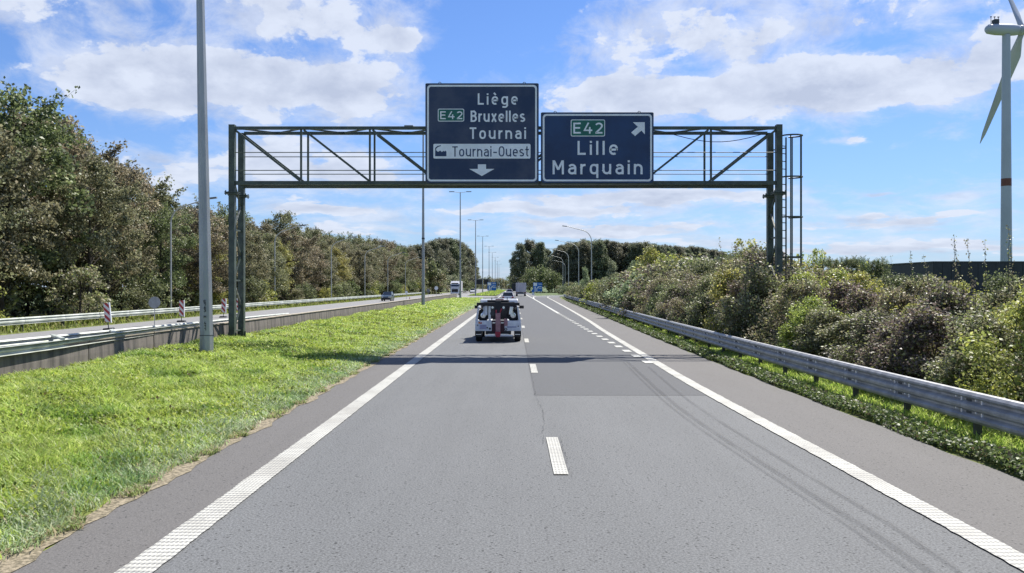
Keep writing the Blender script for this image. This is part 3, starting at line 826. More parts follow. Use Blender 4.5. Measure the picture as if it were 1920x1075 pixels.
# ------------------------------------------------------------------ signs on the gantry
SY = 31.32
sx = lambda c: (780+c*.2396-962)/F*SY          # crop coordinates of the signs -> metres
sz = lambda c: H-(140+c*.2396-538)/F*SY
def arc(cx, cy, rx, ry, a0, a1, n=10, p=1.0):
    out = []
    for k in range(n+1):
        a = R(a0+(a1-a0)*k/n); c, q = math.cos(a), math.sin(a)
        out.append((cx+rx*math.copysign(abs(c)**p, c), cy+ry*math.copysign(abs(q)**p, q)))
    return out
_s = .072
_e = [(.09, .375), (.495, .375)]+arc(.29, .37, .205, .30, 0, 300, 18, .85)
_bowl = arc(.285, .37, .205, .30, 0, 360, 22, .8)
GLYPH = {
 'L': ([[(_s, 1), (_s, _s), (.50, _s)]], .50), 'i': ([[(_s, 0), (_s, .74)], [(_s, .855), (_s, 1.0)]], .145),
 'l': ([[(_s, 0), (_s, 1)]], .145), 'e': ([_e], .56), 'è': ([_e, [(.20, 1.04), (.36, .86)]], .56),
 'g': ([_bowl, [(.49, .74), (.49, -.02)]+arc(.30, -.02, .19, .19, 0, -90, 6)+[(.10, -.20)]], .565),
 'q': ([_bowl, [(.49, .74), (.49, -.27)]], .565),
 'B': ([[(_s, 0), (_s, 1)], [(_s, 1-_s), (.28, 1-_s)]+arc(.28, .735, .20, .193, 90, -90, 8)+[(_s, .542)], [(_s+.05, .525), (.30, .525)]+arc(.30, .30, .215, .225, 90, -90, 8)+[(_s, _s)]], .59),
 'r': ([[(_s, 0), (_s, .74)], [(_s, .44)]+arc(.28, .44, .208, .225, 180, 75, 7)], .34),
 'u': ([[(_s, .74), (_s, .30)]+arc(.28, .30, .208, .228, 180, 360, 12), [(.49, 0), (.49, .74)]], .565),
 'n': ([[(_s, 0), (_s, .74)], arc(.28, .44, .208, .228, 180, 0, 12)+[(.49, 0)]], .565),
 'x': ([[(.07, 0), (.45, .74)], [(.45, 0), (.07, .74)]], .52),
 's': ([arc(.25, .52, .17, .15, 35, 200, 9)+[(.16, .42), (.34, .33)]+arc(.25, .22, .19, .15, 30, -145, 9)], .50),
 'T': ([[(0, 1-_s), (.56, 1-_s)], [(.28, 1-_s), (.28, 0)]], .56), 'o': ([_bowl], .57),
 'a': ([arc(.27, .46, .20, .21, 150, 0, 9)+[(.47, 0)], [(.47, .44), (.27, .43)]+arc(.25, .245, .17, .18, 95, 270, 9)+[(.36, .08), (.47, .16)]], .54),
 '-': ([[(.04, .40), (.42, .40)]], .46), 'O': ([arc(.31, .5, .24, .43, 0, 360, 26, .75)], .62),
 't': ([[(.17, .96), (.17, .22)]+arc(.29, .20, .12, .13, 180, 280, 6), [(0, .67), (.36, .67)]], .38),
 'E': ([[(.50, 1-_s), (_s, 1-_s), (_s, _s), (.50, _s)], [(_s, .52), (.46, .52)]], .50),
 '4': ([[(.34, 1), (.07, .30), (.58, .30)], [(.42, .60), (.42, 0)]], .58),
 '2': ([arc(.27, .72, .20, .21, 160, -20, 10)+[(.38, .48), (.09, .10), (.09, _s), (.50, _s)]], .52),
 '1': ([[(.06, .74), (.26, .94), (.26, 0)]], .34), '6': ([[(.40, .95), (.12, .52)]+arc(.28, .29, .20, .22, 160, -200, 18)], .52),
 '3': ([arc(.25, .73, .19, .20, 150, -90, 9), [(.2, .53)]+arc(.25, .29, .21, .23, 90, -150, 10)], .50),
 'M': ([[(_s, 0), (_s, 1)], [(.65, 0), (.65, 1)], [(_s+.02, .97), (.36, .33)], [(.65-.02, .97), (.36, .33)]], .72),
}
def stroke(poly, w, y0, y1):
    """one flat ribbon with thickness along a polyline (mitred)"""
    P = [Vector(p) for p in poly]; closed = (P[0]-P[-1]).length < 1e-4
    if closed: P = P[:-1]
    n = len(P); Lp, Rp = [], []
    for i in range(n):
        a = P[i-1] if (i > 0 or closed) else None; c = P[(i+1) % n] if (i < n-1 or closed) else None
        d1 = (P[i]-a).normalized() if a is not None else None; d2 = (c-P[i]).normalized() if c is not None else None
        if d1 is None: d1 = d2
        if d2 is None: d2 = d1
        t = (d1+d2).normalized(); nrm = Vector((-t.y, t.x)); k = min(1.6, 1/max(.3, nrm.dot(Vector((-d1.y, d1.x)))))
        Lp.append(P[i]+nrm*w/2*k); Rp.append(P[i]-nrm*w/2*k)
    vs = [(p.x, y0, p.y) for p in Lp]+[(p.x, y0, p.y) for p in Rp]+[(p.x, y1, p.y) for p in Lp]+[(p.x, y1, p.y) for p in Rp]
    fs = []
    for i in range(n if closed else n-1):
        j = (i+1) % n
        fs += [(i, j, n+j, n+i), (2*n+i, 3*n+i, 3*n+j, 2*n+j), (i, 2*n+i, 2*n+j, j), (n+i, n+j, 3*n+j, 3*n+i)]
    if not closed: fs += [(0, n, 3*n, 2*n), (n-1, 3*n-1, 4*n-1, 2*n-1)]
    return vs, fs
def put_text(txt, x0, x1, zc, zb, y, m, parent, org, w=.145, space=.15, name='lettering', th=.004):
    txt = txt.replace('–', '-'); mb = MB(); pen = 0; items = []
    for ch in txt:
        st, wd = GLYPH[ch]; items.append((pen, st)); pen += wd+space
    tw = pen-space; kz = zc-zb; kx = (x1-x0)/tw
    for pen, st in items:
        for q, pl in enumerate(st):
            vs, fs = stroke([((pen+a)*kx/kz, b) for a, b in pl], w, 0, 0)
            h = len(vs)//2
            mb.add([tuple(Vector((x0+v[0]*kz, (y-.0009*q) if i < h else y+th-.0009*q, zb+v[2]*kz))-org) for i, v in enumerate(vs)], fs)
    return mb.build(name, m, parent)
def rrect(x0, x1, z0, z1, r, n=5):
    pts = []
    for cx, cz, a0 in ((x1-r, z1-r, 0), (x0+r, z1-r, 90), (x0+r, z0+r, 180), (x1-r, z0+r, 270)):
        for i in range(n+1):
            a = R(a0+90*i/n); pts.append((cx+r*math.cos(a), cz+r*math.sin(a)))
    return pts
def plate(name, poly, y0, y1, m, parent, org):
    mb = MB(); mb.prism(poly, y0, y1); mb.v = [tuple(Vector(v)-org) for v in mb.v]
    return mb.build(name, m, parent)
def ring(name, outer, inner, y0, y1, m, parent, org):
    n = len(outer); mb = MB()
    vs = [(a, y0, b) for a, b in outer]+[(a, y0, b) for a, b in inner]+[(a, y1, b) for a, b in outer]+[(a, y1, b) for a, b in inner]
    fs = []
    for i in range(n):
        j = (i+1) % n
        fs += [(i, j, n+j, n+i), (i, 2*n+i, 2*n+j, j), (n+i, n+j, 3*n+j, 3*n+i)]
    mb.add([tuple(Vector(v)-org) for v in vs], fs)
    return mb.build(name, m, parent)
def sign(cx0, cx1, cy0, cy1, label, mface):
    org = Vector(((sx(cx0)+sx(cx1))/2, SY, sz(cy1)))
    s = empty('motorway_sign', org, 0, label, 'road sign')
    x0, x1, z0, z1 = sx(cx0), sx(cx1), sz(cy1), sz(cy0)
    plate('panel', rrect(x0, x1, z0, z1, .12), SY, SY+.03, mface, s, org)
    i = .055
    ring('border', rrect(x0+i, x1-i, z0+i, z1-i, .13), rrect(x0+i+.065, x1-i-.065, z0+i+.065, z1-i-.065, .09), SY-.008, SY-.001, M_SIGNW, s, org)
    mb = MB()
    mb.b2((x0+.02, SY+.031, z1-.04), (x1-.02, SY+.12, z1+.015)); mb.b2((x0+.02, SY+.031, z0-.06), (x1-.02, SY+.22, z0+.02))
    mb.b2((x0-.012, SY+.031, z0-.02), (x0+.03, SY+.12, z1)); mb.b2((x1-.03, SY+.031, z0-.02), (x1+.012, SY+.12, z1))
    mb.v = [tuple(Vector(v)-org) for v in mb.v]; mb.build('frame', M_GANTRY, s)
    for xx in np.linspace(x0+.5, x1-.5, 4):
        mb = MB(); mb.b2((xx-.04, SY+.12, z0+.1), (xx+.04, SY+.19, z1-.1))
        mb.v = [tuple(Vector(v)-org) for v in mb.v]; mb.build('bracket', M_SIGNBACK, s)
    for xx in (x0+.5*(x1-x0)*.25, x1-.5*(x1-x0)*.25):
        mb = MB(); mb.path([(xx+.05*math.cos(a), SY+.07, z1+.0+.07*math.sin(a)) for a in np.linspace(0, math.pi, 7)], [.012]*7, 5)
        mb.v = [tuple(Vector(v)-org) for v in mb.v]; mb.build('lifting_eye', M_STEELD, s)
    return s, org
def badge(s, org, cx0, cx1, cy0, cy1, tx0, tx1, ty0, ty1):
    a = plate('route_badge', rrect(sx(cx0), sx(cx1), sz(cy1), sz(cy0), .06), SY-.012, SY-.001, M_SIGNW, s, org)
    i = .028
    plate('badge_field', rrect(sx(cx0)+i, sx(cx1)-i, sz(cy1)+i, sz(cy0)-i, .04), SY-.016, SY-.0125, M_SIGNG, a, org)
    put_text('E42', sx(tx0), sx(tx1), sz(ty0), sz(ty1), SY-.022, M_SIGNW, a, org, .15, .17)
s1_, o1 = sign(75, 958, 72, 850, 'tall navy motorway sign reading Liège Bruxelles Tournai above a white strip and down arrow', M_NAVYT)
put_text('Liège', sx(483), sx(797), sz(150), sz(238), SY-.008, M_SIGNW, s1_, o1, .15, .24)
put_text('Bruxelles', sx(428), sx(853), sz(285), sz(373), SY-.008, M_SIGNW, s1_, o1, .15, .17)
put_text('Tournai', sx(420), sx(861), sz(416), sz(506), SY-.008, M_SIGNW, s1_, o1, .15, .24)
badge(s1_, o1, 171, 377, 270, 370, 188, 364, 291, 352)
wp = plate('white_panel', rrect(sx(136), sx(896), sz(660), sz(545), .05), SY-.012, SY-.001, M_SIGNW, s1_, o1)
put_text('Tournai–Ouest', sx(284), sx(884), sz(563), sz(645), SY-.020, M_NAVY, wp, o1, .105, .13)
icon = [(150, 642), (150, 602), (158, 596), (172, 608), (190, 598), (202, 610), (216, 600), (226, 606), (230, 598), (238, 606), (238, 642)]
plate('factory_symbol', [(sx(a), sz(b)) for a, b in icon], SY-.018, SY-.0125, M_NAVY, wp, o1)
plate('factory_smoke', [(sx(a), sz(b)) for a, b in [(150, 600), (150, 578), (168, 562), (194, 556), (194, 562), (172, 570), (157, 584), (157, 597)]], SY-.018, SY-.0125, M_NAVY, wp, o1)
plate('arrow', [(sx(a), sz(b)) for a, b in [(484, 705), (548, 705), (548, 741), (613, 741), (515, 797), (417, 741), (484, 741)]], SY-.008, SY-.001, M_SIGNW, s1_, o1)
s2_, o2 = sign(980, 1858, 300, 850, 'wide navy motorway sign reading Lille Marquain with a diagonal exit arrow, right on the gantry', M_NAVY)
put_text('Lille', sx(1263), sx(1581), sz(522), sz(631), SY-.008, M_SIGNW, s2_, o2, .15, .24)
put_text('Marquain', sx(1068), sx(1774), sz(674), sz(783), SY-.008, M_SIGNW, s2_, o2, .15, .24)
badge(s2_, o2, 1211, 1479, 355, 487, 1229, 1461, 380, 465)
plate('arrow', [(sx(a), sz(b)) for a, b in [(1697, 376), (1790, 376), (1790, 471), (1764, 441), (1714, 484), (1684, 456), (1736, 411)]], SY-.008, SY-.001, M_SIGNW, s2_, o2)

# ------------------------------------------------------------------ lamp posts
# the near post: faceted, cut by the top of the picture
pr_ = at(387, 665, 26)
np_ = empty('lamp_post', (pr_.x, 26, .22), 0, 'thick pale faceted lamp post with black numbers, nearest in the median grass', 'lamp post', 'tall lamp posts along the median')
mb = MB(); lean = Vector((-.31, 0, 17.5))
mb.tube((0, 0, -.3), (0, 0, .64), .222, .214, 8); mb.tube((0, 0, .64), lean, .205, .075, 8)
pole = mb.build('pole', M_POLE, np_)
mb = MB(); mb.tube((0, 0, .63), (0, 0, .65), .218, .218, 8); mb.build('joint_band', M_STEELD, np_)
mb = MB(); mb.b2((-.06, -.216, .12), (.04, -.205, .52)); mb.build('service_door', M_POLE, np_)
for sgn in (-1, 1):
    mb = MB(); mb.tube(lean+Vector((0, 0, -.1)), lean+Vector((sgn*1.3, 0, .15)), .05, .035, 6); mb.build('arm', M_POLE, np_)
    mb = MB(); mb.box(lean+Vector((sgn*1.65, 0, .17)), (.75, .28, .12)); mb.build('lamp_head', M_LAMP, np_, bevel=.03)
zt = 1.64
for ch in "E163 M 411":
    if ch != ' ':
        org = Vector((0, 0, 0))
        xo = .03+lean.x*zt/17.5*1.0
        put_text(ch, xo-.018, xo+.06, zt+.080, zt, -.224, M_BLACK, np_, org, .2, .15, name='number')
    zt -= .094

def t_lamp(px, Y, n, word):
    x = (px-962)/F*Y; g = .25 if Y < 165 else .05
    e = empty('lamp_post', (x, Y, g), 0, word, 'lamp post', 'tall lamp posts along the median')
    Hh = 18.9-g; mb = MB()
    mb.tube((0, 0, 0), (0, 0, 1.3), .19, .19, 10); mb.tube((0, 0, 1.3), (0, 0, Hh), .165, .075, 10); mb.build('pole', M_POLE, e)
    mb = MB(); mb.tube((0, 0, 7.0), (0, 0, 7.15), .16, .16, 10); mb.build('joint_band', M_STEELD, e)
    for sgn in (-1, 1):
        mb = MB(); mb.tube((0, 0, Hh-.1), (sgn*1.1, 0, Hh+.08), .045, .035, 6); mb.build('arm', M_POLEF, e)
        mb = MB(); mb.box((sgn*1.5, 0, Hh+.1), (.9, .3, .12)); mb.build('lamp_head', M_LAMP, e)
ords = ['second', 'third', 'fourth', 'fifth', 'sixth', 'seventh', 'eighth', 'ninth', 'tenth', 'eleventh']
for (px, Y), w_ in zip([(793.5, 88), (863, 149), (891.7, 212), (905, 280), (917, 350), (923, 413), (928.5, 483), (932.5, 553), (935.6, 632)], ords):
    t_lamp(px, Y, 0, 'double-armed grey lamp post in the median, the %s one from the camera' % w_)

def curved_lamp(x, Y, top, arm, sgn, label, group, rad=.09):
    e = empty('street_lamp', (x, Y, 0), 0, label, 'street lamp', group)
    mb = MB(); rr = min(arm*.45, 1.9)
    pts = [Vector((0, 0, 0)), Vector((0, 0, top-rr-.6))]; rs = [rad, rad*.8]
    for t in np.linspace(0, 1, 8)[1:]:
        a = t*math.pi/2*.88; pts.append(Vector((sgn*rr*(1-math.cos(a)), 0, top-rr-.6+rr*math.sin(a)))); rs.append(rad*(.8-.2*t))
    endp = Vector((sgn*arm, 0, top)); pts.append(endp); rs.append(rad*.45)
    mb.path(pts, rs, 8); mb.build('pole', M_POLEF, e, smooth=False)
    mb = MB(); mb.box(endp+Vector((sgn*.3, 0, .02)), (.75, .26, .12), Matrix.Rotation(-sgn*.12, 3, 'Y')); mb.build('lamp_head', M_LAMP, e)
for k, (px, Y, top, arm) in enumerate([(1109, 136, 12.0, 4.0), (1085, 178, 12, 4.3), (1066, 219, 12, 4), (1055.5, 262, 12, 3.6), (1059.5, 313, 12, 4), (1074, 384, 12, 4)]):
    curved_lamp((px-962)/F*Y, Y, top, arm, -1, 'curved-arm street lamp behind the right thicket, the %s one along the exit' % (['first']+ords)[k], 'curved street lamps along the exit')
for k, (px, Y) in enumerate([(320, 64), (515, 92.5), (621, 121), (684, 149), (727, 177), (760, 205)]):
    curved_lamp((px-962)/F*(Y*1.06 if k < 2 else Y), Y*1.06 if k < 2 else Y, 9.4, 3.0, 1, 'curved-arm street lamp before the left trees, the %s one from the left' % (['first']+ords)[k], 'curved street lamps beyond the opposite road', .085)

# ------------------------------------------------------------------ wind turbine
TY = 334; TX = (1886-962)/F*TY
tw = empty('wind_turbine', (TX, TY, 0), 0, 'tall grey wind turbine with a brown band on its tower at the right edge', 'wind turbine')
zh = H+(538-57)/F*TY
mb = MB(); mb.tube((0, 0, -1), (0, 0, zh-2), 2.15, 1.45, 32, False); t_ = mb.build('tower', M_TURB, tw, smooth=True)
mb = MB(); z0, z1 = H+(538-350)/F*TY, H+(538-336)/F*TY
rr = lambda z: 2.15-(.7)*z/(zh-2)+.02
mb.tube((0, 0, z0), (0, 0, z1), rr(z0), rr(z1), 32, False); mb.build('band', M_TURBB, tw, smooth=True)
ax = Vector((.995, .10, 0)).normalized()
q = ax.to_track_quat('X', 'Z').to_matrix()
ang = math.atan2(ax.y, ax.x)
nac = MB(); nac.lathe((0, 0, 0), [(-8.6, .3), (-8.4, 1.1), (-7.6, 1.8), (-4.5, 2.2), (2, 2.25), (4.0, 2.1), (5.2, 1.8)], 20)
n_ = nac.build('nacelle', M_TURB, tw, smooth=True); n_.location = (0, 0, zh); n_.rotation_euler = (0, 0, ang)
mb = MB(); mb.b2((-5.4, -1.0, 2.0), (-3.6, 1.0, 3.8)); c_ = mb.build('cooler', M_STEELD, n_)
mb = MB()
for xx in (-6.4, -4.9, -3.3): mb.tube((xx, 0, 2.0), (xx, 0, 4.9), .12, n=5); mb.box((xx, 0, 4.9), (.7, .3, .3))
mb.build('sensor_mast', M_STEELD, n_)
hub = MB(); hub.lathe((0, 0, 0), [(5.3, 1.85), (6.3, 1.95), (7.8, 1.6), (8.8, .9), (9.1, .1)], 20)
h_ = hub.build('hub', M_TURB, tw, smooth=True); h_.location = (0, 0, zh); h_.rotation_euler = (0, 0, ang)
hc = ax*6.9
side = Vector((0, 0, 1)).cross(ax)    # horizontal in rotor plane
if side.x > 0: side = -side
def blade_mesh():
    mb = MB(); secs = []
    L = 48
    for t in np.linspace(0, 1, 22):
        c = np.interp(t, [0, .04, .18, .5, .9, 1], [2.0, 2.0, 4.4, 3.1, 1.5, .2]); th = np.interp(t, [0, .04, .2, 1], [2.0, 1.9, .9, .06]); off = np.interp(t, [0, .05, .2, 1], [0, 0, -.7, -.1])
        tw_ = R(np.interp(t, [0, .2, 1], [-75, -68, -55]))
        ringp = []
        for i in range(12):
            a = 2*math.pi*i/12; u = math.cos(a)*c/2+off; v = math.sin(a)*th/2*(1-.3*math.cos(a))
            ringp.append((u*math.cos(tw_)-v*math.sin(tw_), u*math.sin(tw_)+v*math.cos(tw_), 1.2+t*(L-1.2)))
        secs.append(ringp)
    vs = [p for s in secs for p in s]; n = 12
    fs = [(k*n+i, k*n+(i+1) % n, (k+1)*n+(i+1) % n, (k+1)*n+i) for k in range(21) for i in range(n)]
    fs += [tuple(range(11, -1, -1)), tuple(range(21*n, 22*n))]
    mb.add(vs, fs); return mb.mesh('blade', M_TURB, smooth=True)
bme = blade_mesh()
for phi in (R(33), R(153), R(273)):
    dz = Vector((0, 0, -math.cos(phi)))+side*math.sin(phi)
    zax = dz.normalized(); xax = ax.cross(zax).normalized(); yax = zax.cross(xax)
    b = link('blade', bme, tw); b.matrix_local = Matrix.Translation(hc+Vector((0, 0, zh))) @ Matrix((xax, yax, zax)).transposed().to_4x4()

# far shed
sh = empty('warehouse', (106, 190, 0), 0, 'low dark flat-roofed warehouse behind the thicket at the right', 'building')
mb = MB(); mb.b2((-12, 0, 0), (14, 30, 7.75)); mb.build('wall', M_SHED, sh)
mb = MB(); mb.b2((-12.2, -.2, 7.75), (14.2, 30.2, 8.0)); mb.build('roof_edge', M_STEELD, sh)
for k in range(13):
    mb = MB(); mb.b2((-12+k*2+.05, -.08, .3), (-12+k*2+1.95, -.002, 7.6)); mb.build('cladding_panel', M_SHED, sh)
mb = MB(); mb.tube((-5.2, -2, 0), (-5.2, -2, 8.4), .25, n=8); pp = mb.build('yard_post', M_POLEF); tag(pp, 'short grey post standing before the dark warehouse', 'post')

# ------------------------------------------------------------------ tow truck
def wheel(parent, x, y, r, w, name='wheel', rim=M_CHROME):
    mb = MB(); s_ = w/2
    mb.lathe((0, 0, 0), [(-s_, r*.55), (-s_, r*.88), (-s_*.75, r), (s_*.75, r), (s_, r*.88), (s_, r*.55)], 20)
    o = mb.build(name, M_RUB, parent); o.location = (x, y, r)
    mb = MB(); mb.lathe((0, 0, 0), [(-s_*1.02, r*.2), (-s_*.9, r*.54), (s_*.9, r*.54), (s_*1.02, r*.2)], 16)
    mb.build('rim', rim, o); return o
def tow_truck():
    t = empty('tow_truck', (-.636, 36.0, .0), 0, 'white and red recovery tow truck with folded boom driving ahead in the left lane', 'tow truck')
    cx = lambda c: (c-552)*.00221; cz = lambda c: 2.19-.00221*c
    def bx(name, c0, c1, y0, y1, r0, r1, m, bevel=0, parent=t):
        mb = MB(); mb.b2((cx(c0), y0, cz(r1)), (cx(c1), y1, cz(r0))); return mb.build(name, m, parent, bevel=bevel)
    # side body with a slanting outer face, both sides
    for sg in (-1, 1):
        mb = MB(); xo = .975*sg; xi = .27*sg
        poly = [(xi, .46), (xo, .46), (xo, .80), (.95*sg, .90), (xi, .90)]
        mb.prism(poly, 0, 2.5); mb.build('side_body', M_WHITEG, t, bevel=.02)
        mb = MB(); poly = [(.975*sg, .88), (.86*sg, 1.50), (.80*sg, 1.50), (.87*sg, .88)]
        mb.prism(poly, .02, 2.4); mb.build('side_panel', M_WHITEG if sg < 0 else M_WHITE, t)
        mb = MB(); mb.b2((.84*sg-.02, .5, .5), (.86*sg+.02, 2.4, .9)); mb.build('inner_panel', M_BLACK, t)
        wheel(t, .83*sg, .55, .37, .27); wheel(t, .80*sg, 3.75, .37, .22)
        mb = MB(); mb.b2((sg*.83-.15, .08, .22), (sg*.83+.15, .10, .5)); fl = mb.build('mud_flap', M_BLACK, t)
        mb = MB(); mb.b2((sg*.83-.11, .07, .30), (sg*.83+.11, .079, .325)); mb.build('flap_strip', M_CHROME, fl)
        # dolly wheel stowed on the deck
        mb = MB(); mb.lathe((0, 0, 0), [(-.10, .12), (-.11, .22), (-.08, .27), (.08, .27), (.11, .22), (.10, .12)], 18, 'y')
        dw = mb.build('dolly_wheel', M_RUB, t); dw.location = (sg*.64, .35, 1.12)
        mb = MB(); mb.lathe((0, 0, 0), [(-.125, .05), (-.12, .115), (-.09, .125), (.05, .125)], 14, 'y'); mb.build('rim', M_CHROME, dw)
        mb = MB(); mb.tube((sg*.70, .2, 1.10), (sg*.52, .25, 1.48), .035, .03, 6); mb.tube((sg*.52, .2, 1.48), (sg*.45, .3, 1.0), .028, n=6); mb.build('dolly_arm', M_CHROME, t)
        mb = MB(); mb.box((sg*.56, .22, 1.32), (.13, .10, .34), Matrix.Rotation(sg*.2, 3, 'Y')); mb.build('wheel_lift_grab', M_WHITEG if sg < 0 else M_CHROME, t, bevel=.015)
        mb = MB(); mb.path([(sg*.76+.09*math.cos(a), .28, 1.33+.09*math.sin(a)) for a in np.linspace(0, 5.2, 10)], [.02]*10, 5); mb.build('hose', M_BLACK, t)
    bx('deck', 130, 975, .15, 2.5, 590, 640, M_BLACK)
    bx('front_bulkhead', 180, 930, 2.3, 2.45, 290, 640, M_BLACK)
    bx('upright_bracket', 365, 412, .05, .18, 305, 600, M_WHITE, .01)
    bx('upright_bracket', 290, 345, .1, .2, 300, 480, M_WHITEG, .01)
    bx('top_crossbeam', 140, 965, .0, .24, 237, 296, M_BLACK, .012)
    bx('winch_housing', 340, 760, .25, .9, 190, 240, M_BLACK, .03)
    mb = MB(); mb.box((0, .08, 1.48), (.30, .2, .52), None, .8); mb.build('mast', M_BLACK, t, bevel=.015)
    for sg in (-1, 1):
        mb = MB(); mb.tube((sg*.235, .0, 1.40), (sg*.235, .25, 1.40), .075, n=14); mb.build('winch_drum', M_STEELD, t)
        mb = MB(); mb.tube((sg*.235, -.02, 1.46), (sg*.235, .02, 1.46), .05, n=12); mb.build('work_light', M_CHROME, t)
    mb = MB(); mb.lathe((-.24, .1, 1.20), [(-.05, .10), (.05, .10)], 14, 'y'); mb.build('winch_drum', M_STEELD, t)
    # boom and its red lower cap
    mb = MB(); mb.box((-.0, -.06, .83), (.205, .16, .80), Matrix.Rotation(.05, 3, 'X')); mb.build('boom', M_PINK, t, bevel=.02)
    mb = MB(); mb.prism([(-.125, .43), (-.125, .30), (-.06, .21), (.06, .21), (.105, .30), (.105, .43)], -.17, .02); mb.build('boom_cap', M_RED, t, bevel=.01)
    mb = MB(); mb.box((.10, .0, 1.28), (.045, .05, .30), Matrix.Rotation(.35, 3, 'Y')); mb.box((-.08, .0, 1.26), (.05, .05, .2)); mb.build('boom_strut', M_RED, t)
    for sg in (-1, 1):
        mb = MB(); mb.b2((sg*.115-.015*sg, .0, .42), (sg*.26, .4, .88)); mb.build('boom_guide', mat('dark_red_steel', (.05, .012, .018), .6), t)
        mb = MB(); mb.b2((sg*.115, -.04, .79), (sg*.24, -.01, .83)); mb.build('cross_bar', M_CHROME, t)
    bx('pad', 668, 735, -.04, .01, 545, 682, M_PINK, .02)
    bx('chevron_patch', 200, 330, -.012, -.001, 660, 745, mat('faded_lilac', (.33, .33, .48), .5))
    bx('lettering_strip', 725, 905, -.012, -.001, 698, 712, mat('faded_blue_print', (.06, .08, .28), .5))
    bx('bumper', 300, 830, -.05, .05, 858, 885, M_WHITE, .01)
    bx('bumper', 355, 755, -.02, .06, 838, 856, M_CHROME)
    bx('chassis', 310, 800, .05, 4.0, 775, 850, M_BLACK)
    for (c, r_, rad, m) in ((225, 630, .035, M_REDL), (345, 718, .032, M_BLACK), (395, 737, .045, M_BLACK), (940, 690, .025, M_BLACK), (160, 672, .025, M_BLACK)):
        mb = MB(); mb.tube((cx(c), -.02, cz(r_)), (cx(c), .0, cz(r_)), rad, n=14); mb.build('round_light', m, t)
    mb = MB(); mb.path([(cx(700)+.05*math.cos(a), -.02, cz(750)+.05*math.sin(a)) for a in np.linspace(0, 2*math.pi, 15)], [.012]*15, 5); mb.build('tow_ring', M_BLACK, t)
    bx('indicator', 175, 205, -.014, -.001, 605, 640, M_ORL)
    # cab
    mb = MB(); mb.prism([(2.5, .45), (5.0, .45), (5.1, .95), (4.1, 1.08), (3.75, 1.76), (2.6, 1.80), (2.5, 1.7)], -.86, .86, 'x'); cab = mb.build('cab', M_WHITE, t, bevel=.05)
    mb = MB(); mb.b2((-.7, 2.47, 1.15), (.7, 2.5, 1.65)); mb.build('rear_window', M_GLASS, cab)
    for sg in (-1, 1):
        mb = MB(); mb.b2((sg*1.03-.10, 2.9, 1.34), (sg*1.03+.10, 3.05, 1.48)); mi = mb.build('mirror', M_BLACK, t, bevel=.015)
        mb = MB(); mb.beam((sg*.86, 3.0, 1.38), (sg*.95, 3.0, 1.40), .03); mb.build('mirror_arm', M_BLACK, mi)
        mb = MB(); mb.b2((sg*.868-.006, 2.75, 1.12), (sg*.868+.006, 3.7, 1.6)); mb.build('side_window', M_GLASS, cab)
    # thin light bar on posts with a red beacon
    mb = MB(); mb.b2((cx(250), .6, cz(160)), (cx(640), .7, cz(146))); mb.b2((cx(790), .6, cz(162)), (cx(900), .7, cz(148))); mb.build('light_bar', M_STEELD, t)
    for c in (425, 725):
        mb = MB(); mb.b2((cx(c)-.015, .62, cz(200)), (cx(c)+.015, .66, cz(140))); mb.build('light_bar_post', M_BLACK, t)
    mb = MB(); mb.b2((cx(495), .66, cz(200)), (cx(655), .80, cz(172))); mb.build('beacon', M_REDL, t, bevel=.015)
    return t
tow_truck()

# ------------------------------------------------------------------ other vehicles
def car(x, Y, rz, paint, label, Lc=4.4, Wc=1.8, Hc=1.45, kind='car'):
    t = empty('car', (x, Y, .0), rz, label, kind)
    # local: front towards +y, centred
    h = Lc/2; w = Wc/2
    def section(poly, w0, w1, ys_=None):
        """poly of (y,z); lower points wide, upper narrower"""
        mb = MB(); n = len(poly); zmax = max(z for _, z in poly); zmin = min(z for _, z in poly)
        wz = lambda z: w0+(w1-w0)*(z-zmin)/(zmax-zmin)
        vs = [(-wz(z), y_, z) for y_, z in poly]+[(wz(z), y_, z) for y_, z in poly]
        mb.add(vs, [tuple(range(n)), tuple(range(2*n-1, n-1, -1))]+[(i, n+i, n+(i+1) % n, (i+1) % n) for i in range(n)])
        return mb
    body = section([(-h, .35), (-h+.03, .85), (-h+.12, .95), (h-1.25, .98), (h-.25, .80), (h-.02, .62), (h, .3), (h-.3, .2), (-h+.25, .2)], w, w*.96).build('body', paint, t, bevel=.05)
    gh = section([(-h+.10, .94), (-h+.42, Hc-.08), (-h+.75, Hc), (h-2.1, Hc), (h-1.25, .97)], w*.93, w*.72).build('cabin', M_GLASS, t, bevel=.04)
    mb = MB(); mb.b2((-w*.70, -h+.62, Hc-.03), (w*.70, h-2.05, Hc+.012)); mb.build('roof', paint, t, bevel=.03)
    for sg in (-1, 1):
        mb = MB(); mb.beam((sg*w*.90, -h+.14, .96), (sg*w*.72, -h+.5, Hc-.02), .07); mb.beam((sg*w*.90, h-1.3, .98), (sg*w*.72, h-2.1, Hc-.02), .06); mb.build('pillar', paint, t)
        mb = MB(); mb.box((sg*w*.78, -h-.0, .78), (.26, .06, .16)); mb.build('tail_light', M_REDL, t)
        mb = MB(); mb.box((sg*w*.74, h-.06, .66), (.34, .1, .13)); mb.build('headlight', M_CHROME, t)
        mb = MB(); mb.box((sg*(w+.08), h-1.45, .98), (.16, .1, .12)); mb.build('mirror', paint, t)
        for yy_ in (-h+.8, h-.85): wheel(t, sg*(w-.1), yy_, .32, .2)
    mb = MB(); mb.box((0, -h-.005, .62), (.5, .02, .11)); mb.build('number_plate', M_SIGNW, t)
    mb = MB(); mb.box((0, h-.01, .42), (1.0, .05, .18)); mb.build('grille', M_BLACK, t)
    return t
car(-.75, 127, 0, M_WHITE, 'white estate car driving ahead, just beyond the tow truck', Hc=1.5)
car(-1.0, 245, 0, M_WHITE, 'tiny white car far ahead in the left lane', Hc=1.5)
